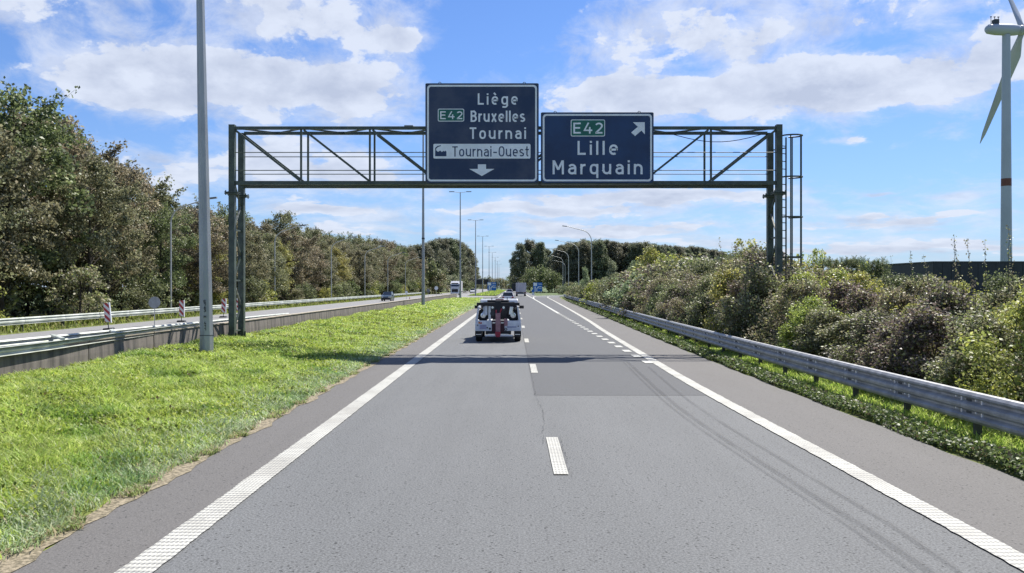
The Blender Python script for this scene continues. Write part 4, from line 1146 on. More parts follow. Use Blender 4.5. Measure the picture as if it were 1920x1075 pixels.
car(-1.6, 400, 0, mat('red_car_paint', (.35, .03, .03), .35), 'tiny dark red car far ahead near the horizon', Hc=1.5)
car(-20.4, 138, math.pi, mat('dark_blue_car_paint', (.035, .055, .075), .25, coat=.6), 'dark blue-grey car oncoming on the opposite road', 4.1, 1.62, 1.5)
car(-14.2, 300, math.pi, M_WHITE, 'small white car oncoming behind the far blue sign', 4.4, 1.8, 1.6)

def lorry_rear(x, Y, label, w=2.5, top=3.25):
    t = empty('lorry', (x, Y, 0), 0, label, 'lorry')
    mb = MB(); mb.b2((-w/2, 0, .95), (w/2, 7.5, top)); bd = mb.build('box_body', M_GREYB, t, bevel=.03)
    mb = MB(); mb.b2((-w/2+.06, -.03, 1.02), (-.01, -.002, top-.08)); mb.build('rear_door', M_GREYB, bd)
    mb = MB(); mb.b2((.01, -.03, 1.02), (w/2-.06, -.002, top-.08)); mb.build('rear_door', M_GREYB, bd)
    mb = MB(); mb.b2((-.6, 0, .5), (.6, 8.8, .95)); mb.build('chassis', M_BLACK, t)
    mb = MB(); mb.b2((-w/2+.05, -.05, .50), (w/2-.05, .05, .68)); mb.build('bumper', M_STEEL, t)
    for sg in (-1, 1):
        wheel(t, sg*(w/2-.25), 1.6, .48, .45); wheel(t, sg*(w/2-.25), 8.4, .48, .3)
        mb = MB(); mb.b2((sg*(w/2-.2)-.17, -.07, .72), (sg*(w/2-.2)+.17, -.051, .84)); mb.build('tail_light', M_REDL, t)
    mb = MB(); mb.b2((-1.15, 7.7, .6), (1.15, 9.6, 2.8)); mb.build('cab', M_WHITE, t, bevel=.1)
lorry_rear((976.8-962)/F*205, 205, 'grey box lorry driving ahead in the right lane')
def lorry_front(x, Y):
    t = empty('lorry', (x, Y, 0), 0, 'white lorry oncoming on the opposite road beyond the third median lamp post', 'lorry')
    mb = MB(); mb.prism([(0, .5), (2.3, .5), (2.3, 3.4), (1.3, 3.75), (.5, 3.1), (.12, 2.2)], -1.2, 1.2, 'x'); c = mb.build('cab', M_WHITE, t, bevel=.06)
    mb = MB(); q_ = Matrix.Rotation(-.2, 3, 'X'); mb.box((0, .20, 2.35), (2.15, .04, .95), q_); mb.build('windscreen', M_GLASS, c)
    mb = MB(); mb.b2((-.85, -.04, .85), (.85, .03, 1.65)); mb.build('grille', M_BLACK, c)
    mb = MB(); mb.b2((-1.22, -.06, .38), (1.22, .2, .75)); mb.build('bumper', M_WHITEG, t, bevel=.03)
    mb = MB(); mb.b2((-.95, .25, 3.2), (.95, 1.2, 3.35)); mb.build('sun_visor', M_BLACK, c)
    for sg in (-1, 1):
        mb = MB(); mb.b2((sg*1.0-.16, -.08, .52), (sg*1.0+.16, -.061, .68)); mb.build('headlight', M_CHROME, t)
        mb = MB(); mb.b2((sg*1.42-.1, .15, 1.9), (sg*1.42+.1, .3, 2.7)); mb.build('mirror', M_BLACK, t)
        wheel(t, sg*1.05, 1.3, .5, .3); wheel(t, sg*1.05, 9, .5, .3)
    mb = MB(); mb.b2((-1.27, 2.6, 1.0), (1.27, 14, 3.9)); mb.build('trailer', M_GREYB, t, bevel=.03)
lorry_front(-15.9, 232)
tr = empty('lorry', (.8, 330, 0), 0, 'dark lorry far ahead on the horizon', 'lorry')
mb = MB(); mb.b2((-1.2, 0, .9), (1.2, 8, 3.6)); mb.build('box_body', M_SHED, tr, bevel=.05)
mb = MB(); mb.b2((-1.0, .0, .5), (1.0, 8, .9)); mb.build('chassis', M_BLACK, tr)
for sg in (-1, 1): wheel(tr, sg*1.0, 1.5, .48, .4)

# ------------------------------------------------------------------ roadworks boards, disc signs, blue signs
M_STRIPE = bpy.data.materials.new('red_white_stripe'); M_STRIPE.use_nodes = True
nt = M_STRIPE.node_tree; b = nt.nodes['Principled BSDF']; tc = nt.nodes.new('ShaderNodeTexCoord'); sp = nt.nodes.new('ShaderNodeSeparateXYZ')
nt.links.new(tc.outputs['Object'], sp.inputs[0])
sv = M(nt, 'FRACT', M(nt, 'MULTIPLY_ADD', M(nt, 'ADD', sp.outputs[2], M(nt, 'MULTIPLY', sp.outputs[0], 1.1)), 2.6, .1))
nt.links.new(MIX(nt, M(nt, 'GREATER_THAN', sv, .5), (.72, .70, .68), (.40, .035, .04)), b.inputs['Base Color']); b.inputs['Roughness'].default_value = .4
def beacon(px, Y, lab, tilt=0, lo=.38, hi=1.42):
    x = (px-962)/F*Y
    t = empty('warning_board', (x, Y, 0), 0, lab, 'warning board', 'red and white boards on the opposite road')
    t.rotation_euler = (0, tilt, 0)
    mb = MB(); mb.prism(rrect(-.15, .15, lo, hi, .03, 3), -.02, .02); mb.build('board', M_STRIPE, t)
    mb = MB(); mb.b2((.15, -.03, lo-.05), (.20, .03, hi+.03)); mb.build('edge_strip', M_SIGNW, t)
    mb = MB(); mb.b2((-.02, -.015, .0), (.02, .015, lo)); mb.b2((-.02, .021, lo), (.02, .05, hi-.1)); mb.build('stand', M_STEELD, t)
    mb = MB(); mb.box((0, 0, .05), (.55, .35, .1), None, .85); mb.build('foot', M_BLACK, t, bevel=.01)
beacon(203.5, 46.1, 'tilted red and white warning board, leftmost beside the opposite road', -.10, .42, 1.45)
beacon(340, 56.3, 'red and white warning board just left of the thick lamp post', 0)
beacon(418.5, 64.3, 'red and white warning board just left of the gantry legs', .02)
beacon(447, 69, 'red and white warning board seen between the gantry legs', 0)
def disc(px, py, Y, rad, lab, m=M_SIGNBACK):
    c = at(px, py, Y)
    t = empty('round_sign', (c.x, Y, 0), 0, lab, 'road sign')
    mb = MB(); mb.tube((0, -.01, c.z), (0, .01, c.z), rad, n=28); mb.build('disc', m, t)
    mb = MB(); mb.tube((0, .035, 0), (0, .035, c.z+rad*.6), .025, n=8); mb.build('pole', M_POLEF, t)
    mb = MB(); mb.path([(rad*.97*math.cos(a), 0, c.z+rad*.97*math.sin(a)) for a in np.linspace(0, 2*math.pi, 25)], [.014]*25, 5); mb.build('rim', M_SIGNBACK, t)
disc(289, 568, 50.7, .355, 'grey back of a round sign on a post beside the opposite road', mat('bare_sign_back', (.34, .36, .37), .5, .2))
disc(818, 541, 170, .38, 'small white round sign far along the opposite road', M_SIGNW)
disc(803, 545.5, 165, .36, 'small grey round sign beside the far left trees', M_SIGNBACK)
disc(762, 549, 150, .25, 'small pale round marker beyond the opposite road', M_SIGNW)
def cone(x, Y, lab):
    t = empty('traffic_cone', (x, Y, 0), 0, lab, 'traffic cone', 'traffic cones on the opposite road')
    mb = MB(); mb.tube((0, 0, .04), (0, 0, .75), .16, .03, 12); mb.build('cone', mat('cone_orange', (.6, .10, .03), .5), t)
    mb = MB(); mb.tube((0, 0, .35), (0, 0, .5), .105, .078, 12); mb.build('reflective_band', M_SIGNW, t)
    mb = MB(); mb.b2((-.2, -.2, 0), (.2, .2, .04)); mb.build('foot', M_BLACK, t)
for k, (x, Y) in enumerate([(-15.6, 128), (-14.2, 150), (-13.8, 166), (-13.2, 186)]):
    cone(x, Y, 'orange traffic cone on the opposite road, %s nearest of the row' % ['the', 'second', 'third', 'fourth'][k])
def blue_sign(px0, px1, py0, py1, Y, lab, zground=0):
    a = at(px0, py0, Y); c = at(px1, py1, Y)
    org = Vector(((a.x+c.x)/2, Y, zground)); t = empty('direction_sign', org, 0, lab, 'road sign')
    w = c.x-a.x; h = a.z-c.z; x0 = -w/2; z0 = c.z-zground
    P = lambda u, v: (x0+u*w, z0+v*h)
    mb = MB(); mb.b2((x0, -.02, z0), (x0+w, .02, z0+h)); mb.build('panel', M_BLUE, t)
    mb = MB(); mb.b2((*[x0+.04*w], -.03, z0+.62*h), (x0+.42*w, -.021, z0+.96*h)); mb.build('white_panel', M_SIGNW, t)
    mb = MB(); mb.prism([P(.17, 0), P(.27, 0), P(.27, .55), P(.17, .55)], -.03, -.021); mb.prism([P(.36, .0), P(.44, .0), P(.44, .3), P(.62, .5), P(.56, .56), P(.36, .34)], -.031, -.021); mb.build('route_diagram', M_SIGNW, t)
    for v in (.52, .34, .80):
        mb = MB(); mb.b2((x0+.58*w, -.03, z0+v*h), (x0+.93*w, -.021, z0+(v+.06)*h)); mb.build('text_line', M_SIGNW, t)
    for u in (.15, .85):
        mb = MB(); mb.tube((x0+u*w, .06, 0), (x0+u*w, .06, z0+h), .06, n=8); mb.build('post', M_POLEF, t)
blue_sign(999.6, 1016.8, 530.5, 547.5, 250, 'blue lane direction sign on two posts in the exit gore')
blue_sign(913.8, 930.5, 530, 545.5, 255, 'blue lane direction sign standing in the far median')
kb = empty('keep_right_bollard', (5.6, 238, 0), 0, 'small blue and white bollard sign at the tip of the gore', 'bollard')
mb = MB(); mb.tube((0, -.02, 1.1), (0, .02, 1.1), .42, n=20); mb.build('disc', M_BLUE, kb)
mb = MB(); mb.b2((-.28, -.15, 0), (.28, .15, .65)); mb.build('base', M_SIGNW, kb)
# far gantry with the dark back of a sign over the opposite road
fg = empty('sign_gantry', (-24, 400, 0), 0, 'far dark gantry seen from behind over the opposite road', 'gantry')
mb = MB(); mb.b2((-.2, 0, 0), (.2, .4, 5.9)); mb.build('post', M_GANTRY, fg)
mb = MB(); mb.b2((13.0, 0, 0), (13.4, .4, 5.9)); mb.build('post', M_GANTRY, fg)
mb = MB(); mb.b2((-.2, 0, 5.4), (13.4, .4, 5.9)); mb.build('beam', M_GANTRYL, fg)
for x0 in (6.6, 10.2):
    mb = MB(); mb.b2((x0, -.15, 3.4), (x0+2.9, -.02, 5.5)); mb.build('sign_back', M_SHED, fg)

# ------------------------------------------------------------------ vegetation
TREE_COL = {
 'olive':  ([(.26, .25, .14), (.18, .175, .10), (.38, .355, .22), (.08, .083, .05), (.29, .235, .13)], (4, 4, 3, 3, 1)),
 'green':  ([(.19, .225, .095), (.13, .155, .07), (.28, .31, .14), (.075, .09, .045)], (4, 4, 3, 3)),
 'yellow': ([(.40, .40, .11), (.27, .29, .10), (.17, .19, .07), (.48, .46, .17)], (3, 4, 3, 2)),
 'poplar': ([(.21, .225, .135), (.15, .165, .105), (.30, .305, .19), (.09, .10, .07)], (4, 4, 2, 3)),  # leaf tones lightened to stand in for distance haze over the far woods
 'silver': ([(.36, .40, .24), (.24, .28, .16), (.46, .48, .32), (.14, .17, .08)], (3, 4, 2, 2)),
 'purple': ([(.235, .19, .155), (.155, .13, .105), (.33, .275, .23), (.24, .26, .10), (.09, .08, .06), (.34, .36, .14)], (4, 4, 2, 4, 3, 2)),
 'brown':  ([(.28, .255, .16), (.19, .18, .11), (.37, .34, .22), (.24, .275, .11), (.10, .10, .06), (.38, .40, .15)], (4, 4, 2, 4, 2, 2)),
 'lime':   ([(.44, .46, .10), (.31, .35, .09), (.55, .56, .18), (.19, .22, .07), (.27, .24, .12)], (4, 4, 2, 3, 1)),
}
def tree_proto(seed, Ht, Rc, base, nclus, nleaf, ls, colkey, shape='round', flat=.6, crad=.8, sprays=0):
    r = np.random.default_rng(seed)
    # limb ends inside an uneven envelope
    ends = []
    lob = r.normal(size=6)
    while len(ends) < nclus:
        t = r.random(); z = base+(Ht-base)*t
        if shape == 'round': env = max(.05, 1-abs((t-.45)/.57)**2.6)**.5
        elif shape == 'poplar': env = (math.sin(math.pi*(.10+.86*t)))**.5*(1.0-.30*t)
        else: env = (1-t)**.5
        a = r.random()*2*math.pi
        env *= 1+.22*math.sin(a*2+lob[0]*3+z*.5)+.16*math.sin(a*3+lob[1]*4-z*.8)
        rad = Rc*env*(r.random()**.45)
        ends.append((rad*math.cos(a), rad*math.sin(a), z+r.normal()*.2))
    ends = np.array(ends)
    mb = MB(); bend = r.normal(size=2)*.03*Ht
    tp = lambda t: Vector((bend[0]*t*t, bend[1]*t*t, Ht*.86*t))
    N = 6; rt = Ht*.017
    mb.path([tp(i/N) for i in range(N+1)], [rt*(1-.85*i/N)+.02 for i in range(N+1)], 7)
    for e in ends[:: max(1, nclus//34)]:
        e = Vector(e); tz = max(.12, (e.z-.35*math.hypot(e.x, e.y)-.8)/(Ht*.86)); s_ = tp(min(.97, tz))
        md = s_.lerp(e, .5)+Vector((0, 0, .12*(e-s_).length))
        w = rt*.34*(1-tz*.6)
        mb.path([s_, md, e], [w, w*.6, w*.2], 4)
    tm = mb.mesh('trunk', M_BARK)
    P = []; C = []; V = []
    cols, wts = TREE_COL[colkey]
    for e in ends:
        n = int(nleaf*(.6+.8*r.random())); cr = crad*(.6+.8*r.random())
        q = r.normal(size=(n, 3)); q /= np.linalg.norm(q, axis=1)[:, None]
        q *= (r.random((n, 1))**.55)*cr; q[:, 2] *= flat; 
        q[:, 2] -= .18*(q[:, 0]**2+q[:, 1]**2)/cr
        P.append(q+e)
        c = pal(n, cols, wts, .25, r); c *= (.8+.45*r.random()); C.append(c)
    P = np.concatenate(P); C = np.concatenate(C)
    if sprays:      # thin twigs that reach out of the crown
        tm_ = MB(); SP = []
        for _ in range(sprays):
            le = ends[:: max(1, nclus//34)]; e = Vector(le[r.integers(len(le))]); o_ = Vector((e.x, e.y, (e.z-Ht*.45)*.5+.6)).normalized(); t1 = e+(o_*1.0+Vector((r.normal()*.4, r.normal()*.4, .15)))*(.7+.9*r.random())
            mb.tube(e, t1, .018, .006, 4)
            for u in r.random(34)**.8: SP.append(tuple(e.lerp(t1, u)+Vector(r.normal(size=3)*.16)))
        bpy.data.meshes.remove(tm); tm = mb.mesh('trunk', M_BARK)
        SP = np.array(SP); P = np.concatenate([P, SP]); C = np.concatenate([C, pal(len(SP), cols, wts, .3, r)*1.05])
    V = leaf_quads(P, ls*(.6+.8*r.random(len(P))), .45, .25, r)
    return tm, np_quads('crown', V, C, M_LEAF)

def plant(name, tm, cm, loc, s, rz, label, cat, group, p1='trunk', p2='crown', sz_=None):
    e = empty(name, loc, rz, label, cat, group); e.scale = (s, s, sz_ or s)
    if tm: link(p1, tm, e)
    link(p2, cm, e)
    return e

def zone_left(px):
    for lim, t in ((0, 'just off the left edge'), (95, 'at the left edge'), (190, 'behind the tilted warning board'), (290, 'left of the round sign back'), (370, 'left of the thick lamp post'), (430, 'by the thick lamp post'), (510, 'just right of the left gantry legs'), (600, 'under the left gantry span'), (700, 'before the dark oncoming car'), (790, 'behind the dark oncoming car')):
        if px < lim: return t
    return 'near the oncoming lorry'
def zone_right(px):
    for lim, t in ((1080, 'at the exit bend'), (1125, 'at the first curved lamp'), (1180, 'right of the curved lamps'), (1240, 'below the bright young tree'), (1310, 'below the right sign end'), (1400, 'left of the right gantry legs'), (1475, 'at the right gantry legs'), (1540, 'right of the ladder cage'), (1640, 'below the distant skyline trees'), (1740, 'left of the warehouse'), (1830, 'before the warehouse'), (1921, 'below the wind turbine')):
        if px < lim: return t
    return 'off the right edge'
ROWW = ['front-row', 'second-row', 'third-row', 'fourth-row', 'back-row']
BT = [tree_proto(100+k, 14, 4.0, 3.0, 84, 205, .235, c, 'round', .62, 1.12, 60) for k, c in enumerate(['olive', 'olive', 'green', 'olive', 'yellow', 'olive'])]
group_l = 'trees behind the opposite road guardrail'
lab_l = {0: 'olive-brown broadleaf tree in the left belt of trees', 1: 'dense brownish broadleaf tree in the left belt of trees', 2: 'darker green broadleaf tree in the left belt of trees',
         3: 'grey-olive broadleaf tree in the left belt of trees', 4: 'yellow-green broadleaf tree in the left belt of trees', 5: 'dull olive tree with loose crown in the left belt of trees'}
rt_ = random.Random(11)
def skyline_h(px):     # photo skyline of the left belt
    return float(np.interp(px, [-200, 0, 90, 160, 215, 290, 400, 480, 560, 640, 700, 760], [100, 160, 150, 215, 300, 340, 372, 395, 405, 435, 445, 462]))
def belt(x0, ystep, ya, yb, k_h, depth):
    y_ = ya
    while y_ < yb:
        x = x0+rt_.uniform(-1.3, 1.3); px = 962+x*F/y_
        top = H+(538-skyline_h(px))/F*y_
        top = min(max(top*k_h*rt_.uniform(.84, 1.09), 5), 22)
        k = rt_.choices(range(6), [3, 3, 2, 3, 1.6 if px > 480 else .5, 3])[0]
        s = top/16.2
        tm, cm = BT[k]
        plant('broadleaf_tree', tm, cm, (x, y_, 0), s*rt_.uniform(.92, 1.15), rt_.uniform(0, 6.28), depth+' '+lab_l[k].replace(' in the left belt of trees', '')+', '+zone_left(px), 'tree', group_l, sz_=s)
        y_ += ystep*rt_.uniform(.75, 1.25)*(1+y_/260)
belt(-30.5, 5.4, 40, 260, .90, 'roadside')
belt(-35, 5.5, 42, 285, 1.04, 'second-row')
belt(-41, 6.5, 46, 300, 1.0, 'third-row')
belt(-50, 9, 50, 300, .9, 'rearmost')
# undergrowth at the foot of the belt
SH = {}
for k, (ck, s_) in enumerate([('purple', 1), ('brown', 2), ('lime', 3), ('purple', 4), ('green', 5), ('brown', 6), ('lime', 7)]):
    def shrub_proto(seed, ck, Ht=2.9, Rr=1.5, ncl=62, nl=270, ls=.085):
        r = np.random.default_rng(seed); ends = []
        while len(ends) < ncl:
            t = r.random()**.8; a = r.random()*2*math.pi; env = (1-t**2.6)**.5*(.85+.25*math.sin(a*2+seed)+.15*math.sin(a*5+seed*2))
            rad = Rr*env*r.random()**.4
            ends.append((rad*math.cos(a), rad*math.sin(a), .1+t*Ht*(.9+.12*math.sin(a*3+seed))))
        mb = MB()
        for e in ends[::4]:
            b0 = Vector((e[0]*.12, e[1]*.12, 0)); m_ = Vector((e[0]*.5, e[1]*.5, e[2]*.65)); mb.path([b0, m_, Vector(e)], [.022, .014, .005], 4)
        tips = []
        for _ in range(9):    # shoots that stand out of the top
            a = r.random()*6.28; rr_ = Rr*.7*r.random(); b0 = Vector((rr_*math.cos(a), rr_*math.sin(a), Ht*.72)); t1 = b0+Vector((r.normal()*.25, r.normal()*.25, Ht*(.25+.2*r.random())))
            mb.tube(b0, t1, .010, .004, 4)
            for u in np.linspace(0, 1, 26): tips.append(b0.lerp(t1, u))
        tm = mb.mesh('stems', M_BARK)
        cols, wts = TREE_COL[ck]; P, C = [], []
        for e in ends:
            n = int(nl*(.6+.8*r.random())); cr = .44*(.6+.8*r.random())
            q = r.normal(size=(n, 3)); q /= np.linalg.norm(q, axis=1)[:, None]; q *= (r.random((n, 1))**.5)*cr; q[:, 2] *= .8
            P.append(q+np.array(e)); c = pal(n, cols, wts, .3, r); c *= (.75+.5*r.random()); C.append(c)
        tips = np.array([t[:] for t in tips]); tips = tips+r.normal(size=tips.shape)*.035; P.append(tips); C.append(pal(len(tips), cols, wts, .3, r))
        P = np.concatenate(P); C = np.concatenate(C); P[:, 2] = np.maximum(P[:, 2], .03)
        return tm, np_quads('foliage', leaf_quads(P, ls*(.6+.8*r.random(len(P))), .5, .15, r), C, M_SHRUB)
    SH[k] = (ck, shrub_proto(300+s_, ck))
# coarse versions for far shrubs
SHF = {ck: tree_proto(500+i, 3.0, 1.6, .1, 46, 60, .17, ck, 'round', .8, .5) for i, ck in enumerate(['brown', 'lime', 'green', 'silver', 'purple'])}
for y_ in np.arange(37, 250, 3.2):
    if rt_.random() < .62:
        ck = rt_.choices(['brown', 'lime', 'green', 'silver', 'purple'], [3, 2.6, 4, .6, 1])[0]
        s = rt_.uniform(.4, 1.15)
        tm, cm = SHF[ck]
        plant('roadside_shrub', tm, cm, (-27.6+rt_.uniform(-1, .7), y_, 0), s, rt_.uniform(0, 6.28), {'brown': 'brownish', 'lime': 'yellow-green', 'green': 'dull green', 'silver': 'pale silvery', 'purple': 'dark purplish'}[ck]+' shrub at the foot of the left tree belt', 'shrub', 'shrubs under the left tree belt', 'stems', 'foliage')
# second dense understory row to close the dark below the crowns
for y_ in np.arange(38, 290, 3.4):
    ck = rt_.choice(['green', 'purple', 'brown']); tm, cm = SHF[ck]
    plant('roadside_shrub', tm, cm, (-34.5+rt_.uniform(-1.5, 1.5), y_, 0), rt_.uniform(1.2, 1.8), rt_.uniform(0, 6.28), 'tall dark shrub filling the shade between the left trees', 'shrub', 'shrubs in the shade of the left tree belt', 'stems', 'foliage')

# far poplar woods
PT = [tree_proto(200+k, 26, 6.0, 3.0, 210, 110, .46, 'poplar', 'poplar', 1.0, 1.35) for k in range(3)]
def poplar(x, Y, top, lab, grp, wid=1.0):
    k = rt_.randrange(3); s = top/27.0; tm, cm = PT[k]
    plant('poplar_tree', tm, cm, (x, Y, 0), s*wid, rt_.uniform(0, 6.28), lab, 'tree', grp, sz_=s)
def at_top(px, Y, py): return (px-962)/F*Y, H+(538-py)/F*Y
gl = 'poplars closing the opposite road'
for (px, Y, py) in [(735, 265, 462), (752, 280, 460), (768, 275, 463), (780, 300, 458), (797, 300, 458), (812, 330, 450), (826, 340, 446), (840, 350, 446), (853, 380, 448), (866, 400, 455), (876, 420, 466), (884, 450, 480), (890, 480, 500), (787, 330, 462), (803, 360, 455), (820, 390, 452), (838, 420, 452), (858, 450, 458), (743, 300, 468), (762, 310, 468)]:
    x, tz = at_top(px, Y, py); poplar(x, Y, tz, 'tall dark poplar in the wood beyond the opposite road', gl, 1.25)
for (px, Y, py) in [(745, 235, 500), (806, 262, 490), (822, 262, 512), (872, 300, 525), (884, 320, 530), (790, 240, 520), (770, 232, 525), (850, 300, 515)]:
    x, tz = at_top(px, Y, py); tm, cm = SHF[rt_.choice(['green', 'silver', 'brown'])]; s = tz/3.3
    plant('far_bush', tm, cm, (x, Y, 0), s, 0, 'rounded bush before the poplar wood on the left', 'shrub', 'bushes before the left poplar wood', 'stems', 'foliage')
gr_ = 'poplars beyond the exit'
px = 1048
while px < 1372:
    for dY in (0, 40):
        Y = 340+dY+rt_.uniform(-14, 14)+max(0, px-1200)*1.2
        py = float(np.interp(px, [1045, 1060, 1100, 1160, 1230, 1300, 1350, 1380], [466, 455, 450, 452, 457, 463, 470, 482]))+rt_.uniform(-2, 5)
        x, tz = at_top(px+rt_.uniform(-3, 3), Y, py); poplar(x, Y, tz, 'dark poplar in the long wood behind the right thicket', gr_, rt_.uniform(1.0, 1.25))
    px += 9.5
# large tree ending the road
for k, (px, Y, py, w) in enumerate([(975, 520, 455, 1.0), (993, 540, 449, 1.15), (1012, 530, 454, 1.1), (1026, 540, 466, .9), (964, 540, 480, .7)]):
    x, tz = at_top(px, Y, py); poplar(x, Y, tz, 'large round-crowned dark tree beyond the lorry where the road ends', 'large trees at the end of the road', w)
for (px, Y, py) in [(1000, 330, 505), (1014, 320, 501), (1028, 330, 506), (1040, 320, 512), (990, 360, 515)]:
    x, tz = at_top(px, Y, py); tm, cm = SHF['green']; s = tz/3.3
    plant('far_bush', tm, cm, (x, Y, 0), s*1.0, rt_.uniform(0, 6), 'big rounded dark bush behind the blue gore sign', 'shrub', 'dark bushes behind the gore sign', 'stems', 'foliage')
for px in np.arange(900, 962, 5.5):
    Y = 760+rt_.uniform(-20, 20); x, tz = at_top(px, Y, rt_.uniform(519, 527)); tm, cm = SHF[rt_.choice(['green', 'brown'])]; s = tz/3.3
    plant('far_bush', tm, cm, (x, Y, 0), s, rt_.uniform(0, 6), 'hazy far tree at the very end of the median', 'shrub', 'far trees at the end of the median', 'stems', 'foliage')
for px in np.arange(1048, 1100, 6):
    Y = 260+rt_.uniform(-15, 25); x, tz = at_top(px, Y, rt_.uniform(527, 540)); tm, cm = SHF[rt_.choice(['green', 'brown', 'silver'])]; s = tz/3.3
    plant('far_bush', tm, cm, (x, Y, 0), s, rt_.uniform(0, 6), 'low bush beside the bend of the exit', 'shrub', 'bushes at the exit bend', 'stems', 'foliage')

# the thicket on the right
LBL = {'purple': 'dark purplish-brown shrub in the thicket behind the right guardrail', 'brown': 'dusty brown shrub in the thicket behind the right guardrail',
       'lime': 'yellow-green shrub in the thicket behind the right guardrail', 'green': 'dull green shrub in the thicket behind the right guardrail', 'silver': 'pale silvery shrub in the thicket behind the right guardrail'}
gt = 'shrubs crowding behind the right guardrail'
def railx(y_): return float(np.interp(y_, [p[1] for p in RP], [p[0] for p in RP]))
def thick_h(px):   # photo top of the thicket
    return float(np.interp(px, [1040, 1110, 1160, 1210, 1260, 1330, 1380, 1410, 1440, 1480, 1560, 1600, 1700, 1760, 1840, 1920, 2100], [543, 528, 518, 504, 496, 488, 476, 456, 472, 490, 506, 514, 522, 526, 512, 490, 450]))
rows = [(1.75, 8.5, 62, 1.55, .80), (3.0, 9, 75, 1.8, .95), (4.6, 10, 95, 2.3, 1.0), (6.6, 12, 120, 3.0, 1.0), (9.5, 16, 130, 4.2, .98)]
for ri, (off, ya, yb, st, kh) in enumerate(rows):
    y_ = ya
    while y_ < yb:
        x = railx(y_)+off+rt_.uniform(-.35, .35); px = 962+x*F/y_
        top = H+(538-thick_h(px))/F*y_
        top = min(max(top*kh*rt_.uniform(.74, 1.05), 1.4), 5.6)
        if px > 1480 and ri >= 2: k = rt_.choices(range(7), [.7, 2, 4, .7, 3, 1, 4])[0]
        elif 1250 < px <= 1480: k = rt_.choices(range(7), [2, 3, 1.5, 3, 3, 3, 1])[0]
        else: k = rt_.choices(range(7), [2.4, 3, 1.8, 2.4, 2.2, 3, 1.6])[0]
        ck, (tm, cm) = SH[k]; s = top/3.2; lb = LBL[ck].replace('in the thicket behind the right guardrail', ROWW[ri]+' behind the right guardrail '+zone_right(px))
        if y_ < 55: plant('shrub', tm, cm, (x, y_, 0), max(s*1.12, .8)*rt_.uniform(.9, 1.1), rt_.uniform(0, 6.28), lb, 'shrub', gt, 'stems', 'foliage', sz_=s)
        else:
            tm, cm = SHF[ck if ck in SHF else 'brown']
            plant('shrub', tm, cm, (x, y_, 0), max(s, .9)*1.1, rt_.uniform(0, 6.28), lb, 'shrub', gt, 'stems', 'foliage', sz_=s*1.0)
        y_ += st*rt_.uniform(.75, 1.25)*(1 if y_ < 40 else 1.25)
y_ = 62
while y_ < 205:
    for off in (1.6, 4.2, 7.5):
        x = railx(y_)+off+rt_.uniform(-.5, .5); px = 962+x*F/y_
        top = H+(538-thick_h(px)-rt_.uniform(0, 8))/F*y_; top = min(max(top, 1.3), 6.0)
        ck = rt_.choices(['brown', 'lime', 'green', 'silver', 'purple'], [5, 1.0, 2, .5, 2])[0]; tm, cm = SHF[ck]; s = top/3.35
        plant('shrub', tm, cm, (x, y_+rt_.uniform(-1, 1), 0), s*1.15, rt_.uniform(0, 6.28), LBL[ck].replace('in the thicket behind the right guardrail', 'in the far thicket '+zone_right(px)+', '+{1.6: 'rail side', 4.2: 'middle', 7.5: 'rear'}[off]), 'shrub', gt, 'stems', 'foliage', sz_=s)
    y_ += 3.6
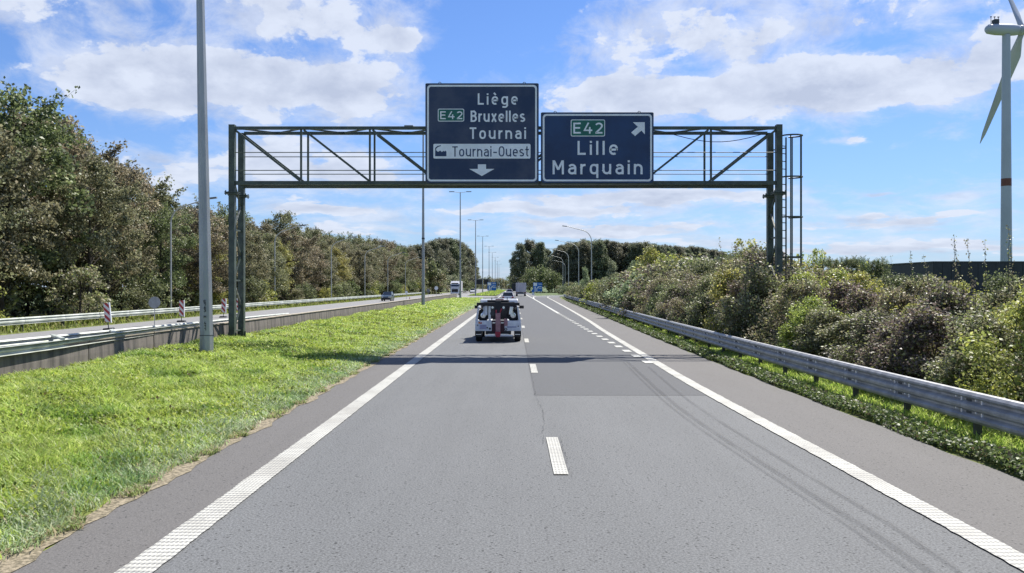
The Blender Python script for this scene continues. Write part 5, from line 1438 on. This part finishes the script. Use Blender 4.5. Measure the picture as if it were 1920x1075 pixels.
# young bright trees standing over it
YT = [tree_proto(700+k, 6, 1.5, 1.0, 60, 90, .16, c, 'poplar', .9, .5) for k, c in enumerate(['lime', 'silver', 'lime'])]
for k, (px, Y, py, q, w, lb) in enumerate([(1222, 74, 466, 0, 1.1, 'bright yellow-green young tree above the thicket beside the poplar wood'), (1190, 86, 487, 1, .9, 'pale silvery young tree left of the bright yellow-green one'),
        (1246, 70, 478, 2, 1.1, 'yellow-green young tree just right of the brightest one'), (1275, 66, 482, 0, 1.2, 'yellowish young tree in the middle of the thicket skyline'), (1150, 100, 487, 1, .55, 'narrow silvery sapling leaning above the far thicket'),
        (1097, 118, 500, 1, .6, 'slender silvery sapling beside the first curved street lamp'), (1400, 40, 452, 2, .9, 'leafy green sapling just left of the right gantry legs'), (1528, 38, 470, 2, .6, 'thin sapling right of the gantry ladder cage')]):
    x, tz = at_top(px, Y, py); tm, cm = YT[q]; s = tz/6.3
    plant('young_tree', tm, cm, (x, Y, 0), s*w*1.1, k*1.3, lb, 'tree', 'young trees over the right thicket', sz_=s)
# far trees on the right horizon
for px in list(np.arange(1545, 1660, 13))+[1690, 1725]:
    Y = 150+rt_.uniform(-10, 10); py = rt_.uniform(482, 500) if px < 1660 else 515; x, tz = at_top(px, Y, py); tm, cm = BT[2]; s = tz/14.6
    plant('far_tree', tm, cm, (x, Y, 0), s*.9, rt_.uniform(0, 6), 'grey-green distant tree on the skyline right of the gantry', 'tree', 'distant trees right of the gantry', sz_=s)
# tall loose shoots in front of the sky
for k, (px, py0, Y, dx) in enumerate([(1712, 470, 16, -6), (1745, 478, 17, -14), (1785, 447, 15, 3), (1800, 440, 15, -12), (1828, 448, 14, -16), (1838, 450, 14, 8), (1902, 425, 13, -12), (1880, 455, 13, 10), (1668, 480, 20, 2), (1660, 482, 20, -8), (1362, 445, 36, -14), (1380, 455, 35, -8)]):
    Y = Y*1.5 if Y < 30 else Y; top = at(px+dx, py0, Y); bx_ = (px-962)/F*Y
    mb = MB(); b0 = Vector((0, 0, 0)); t1 = top-Vector((bx_, Y, 0))
    md = b0.lerp(t1, .5)+Vector((.08, 0, .1)); mb.path([b0, md, t1], [.014, .009, .003], 5)
    e = empty('tall_shoot', (bx_, Y, 0), 0, 'thin leafy shoot standing above the right thicket against the sky', 'shoot', 'loose shoots above the right thicket')
    mb.build('stem', M_BARK, e)
    r = np.random.default_rng(k); u = .45+.55*r.random(70); P = np.array([(md.lerp(t1, (a-.5)*2) if a > .5 else b0.lerp(md, a*2))[:] for a in u]); P += r.normal(size=P.shape)*.03
    link('foliage', np_quads('foliage', leaf_quads(P, .055*(.7+.6*r.random(70)), .3, 0, r), pal(70, *TREE_COL['brown'], .3, r), M_SHRUB), e)
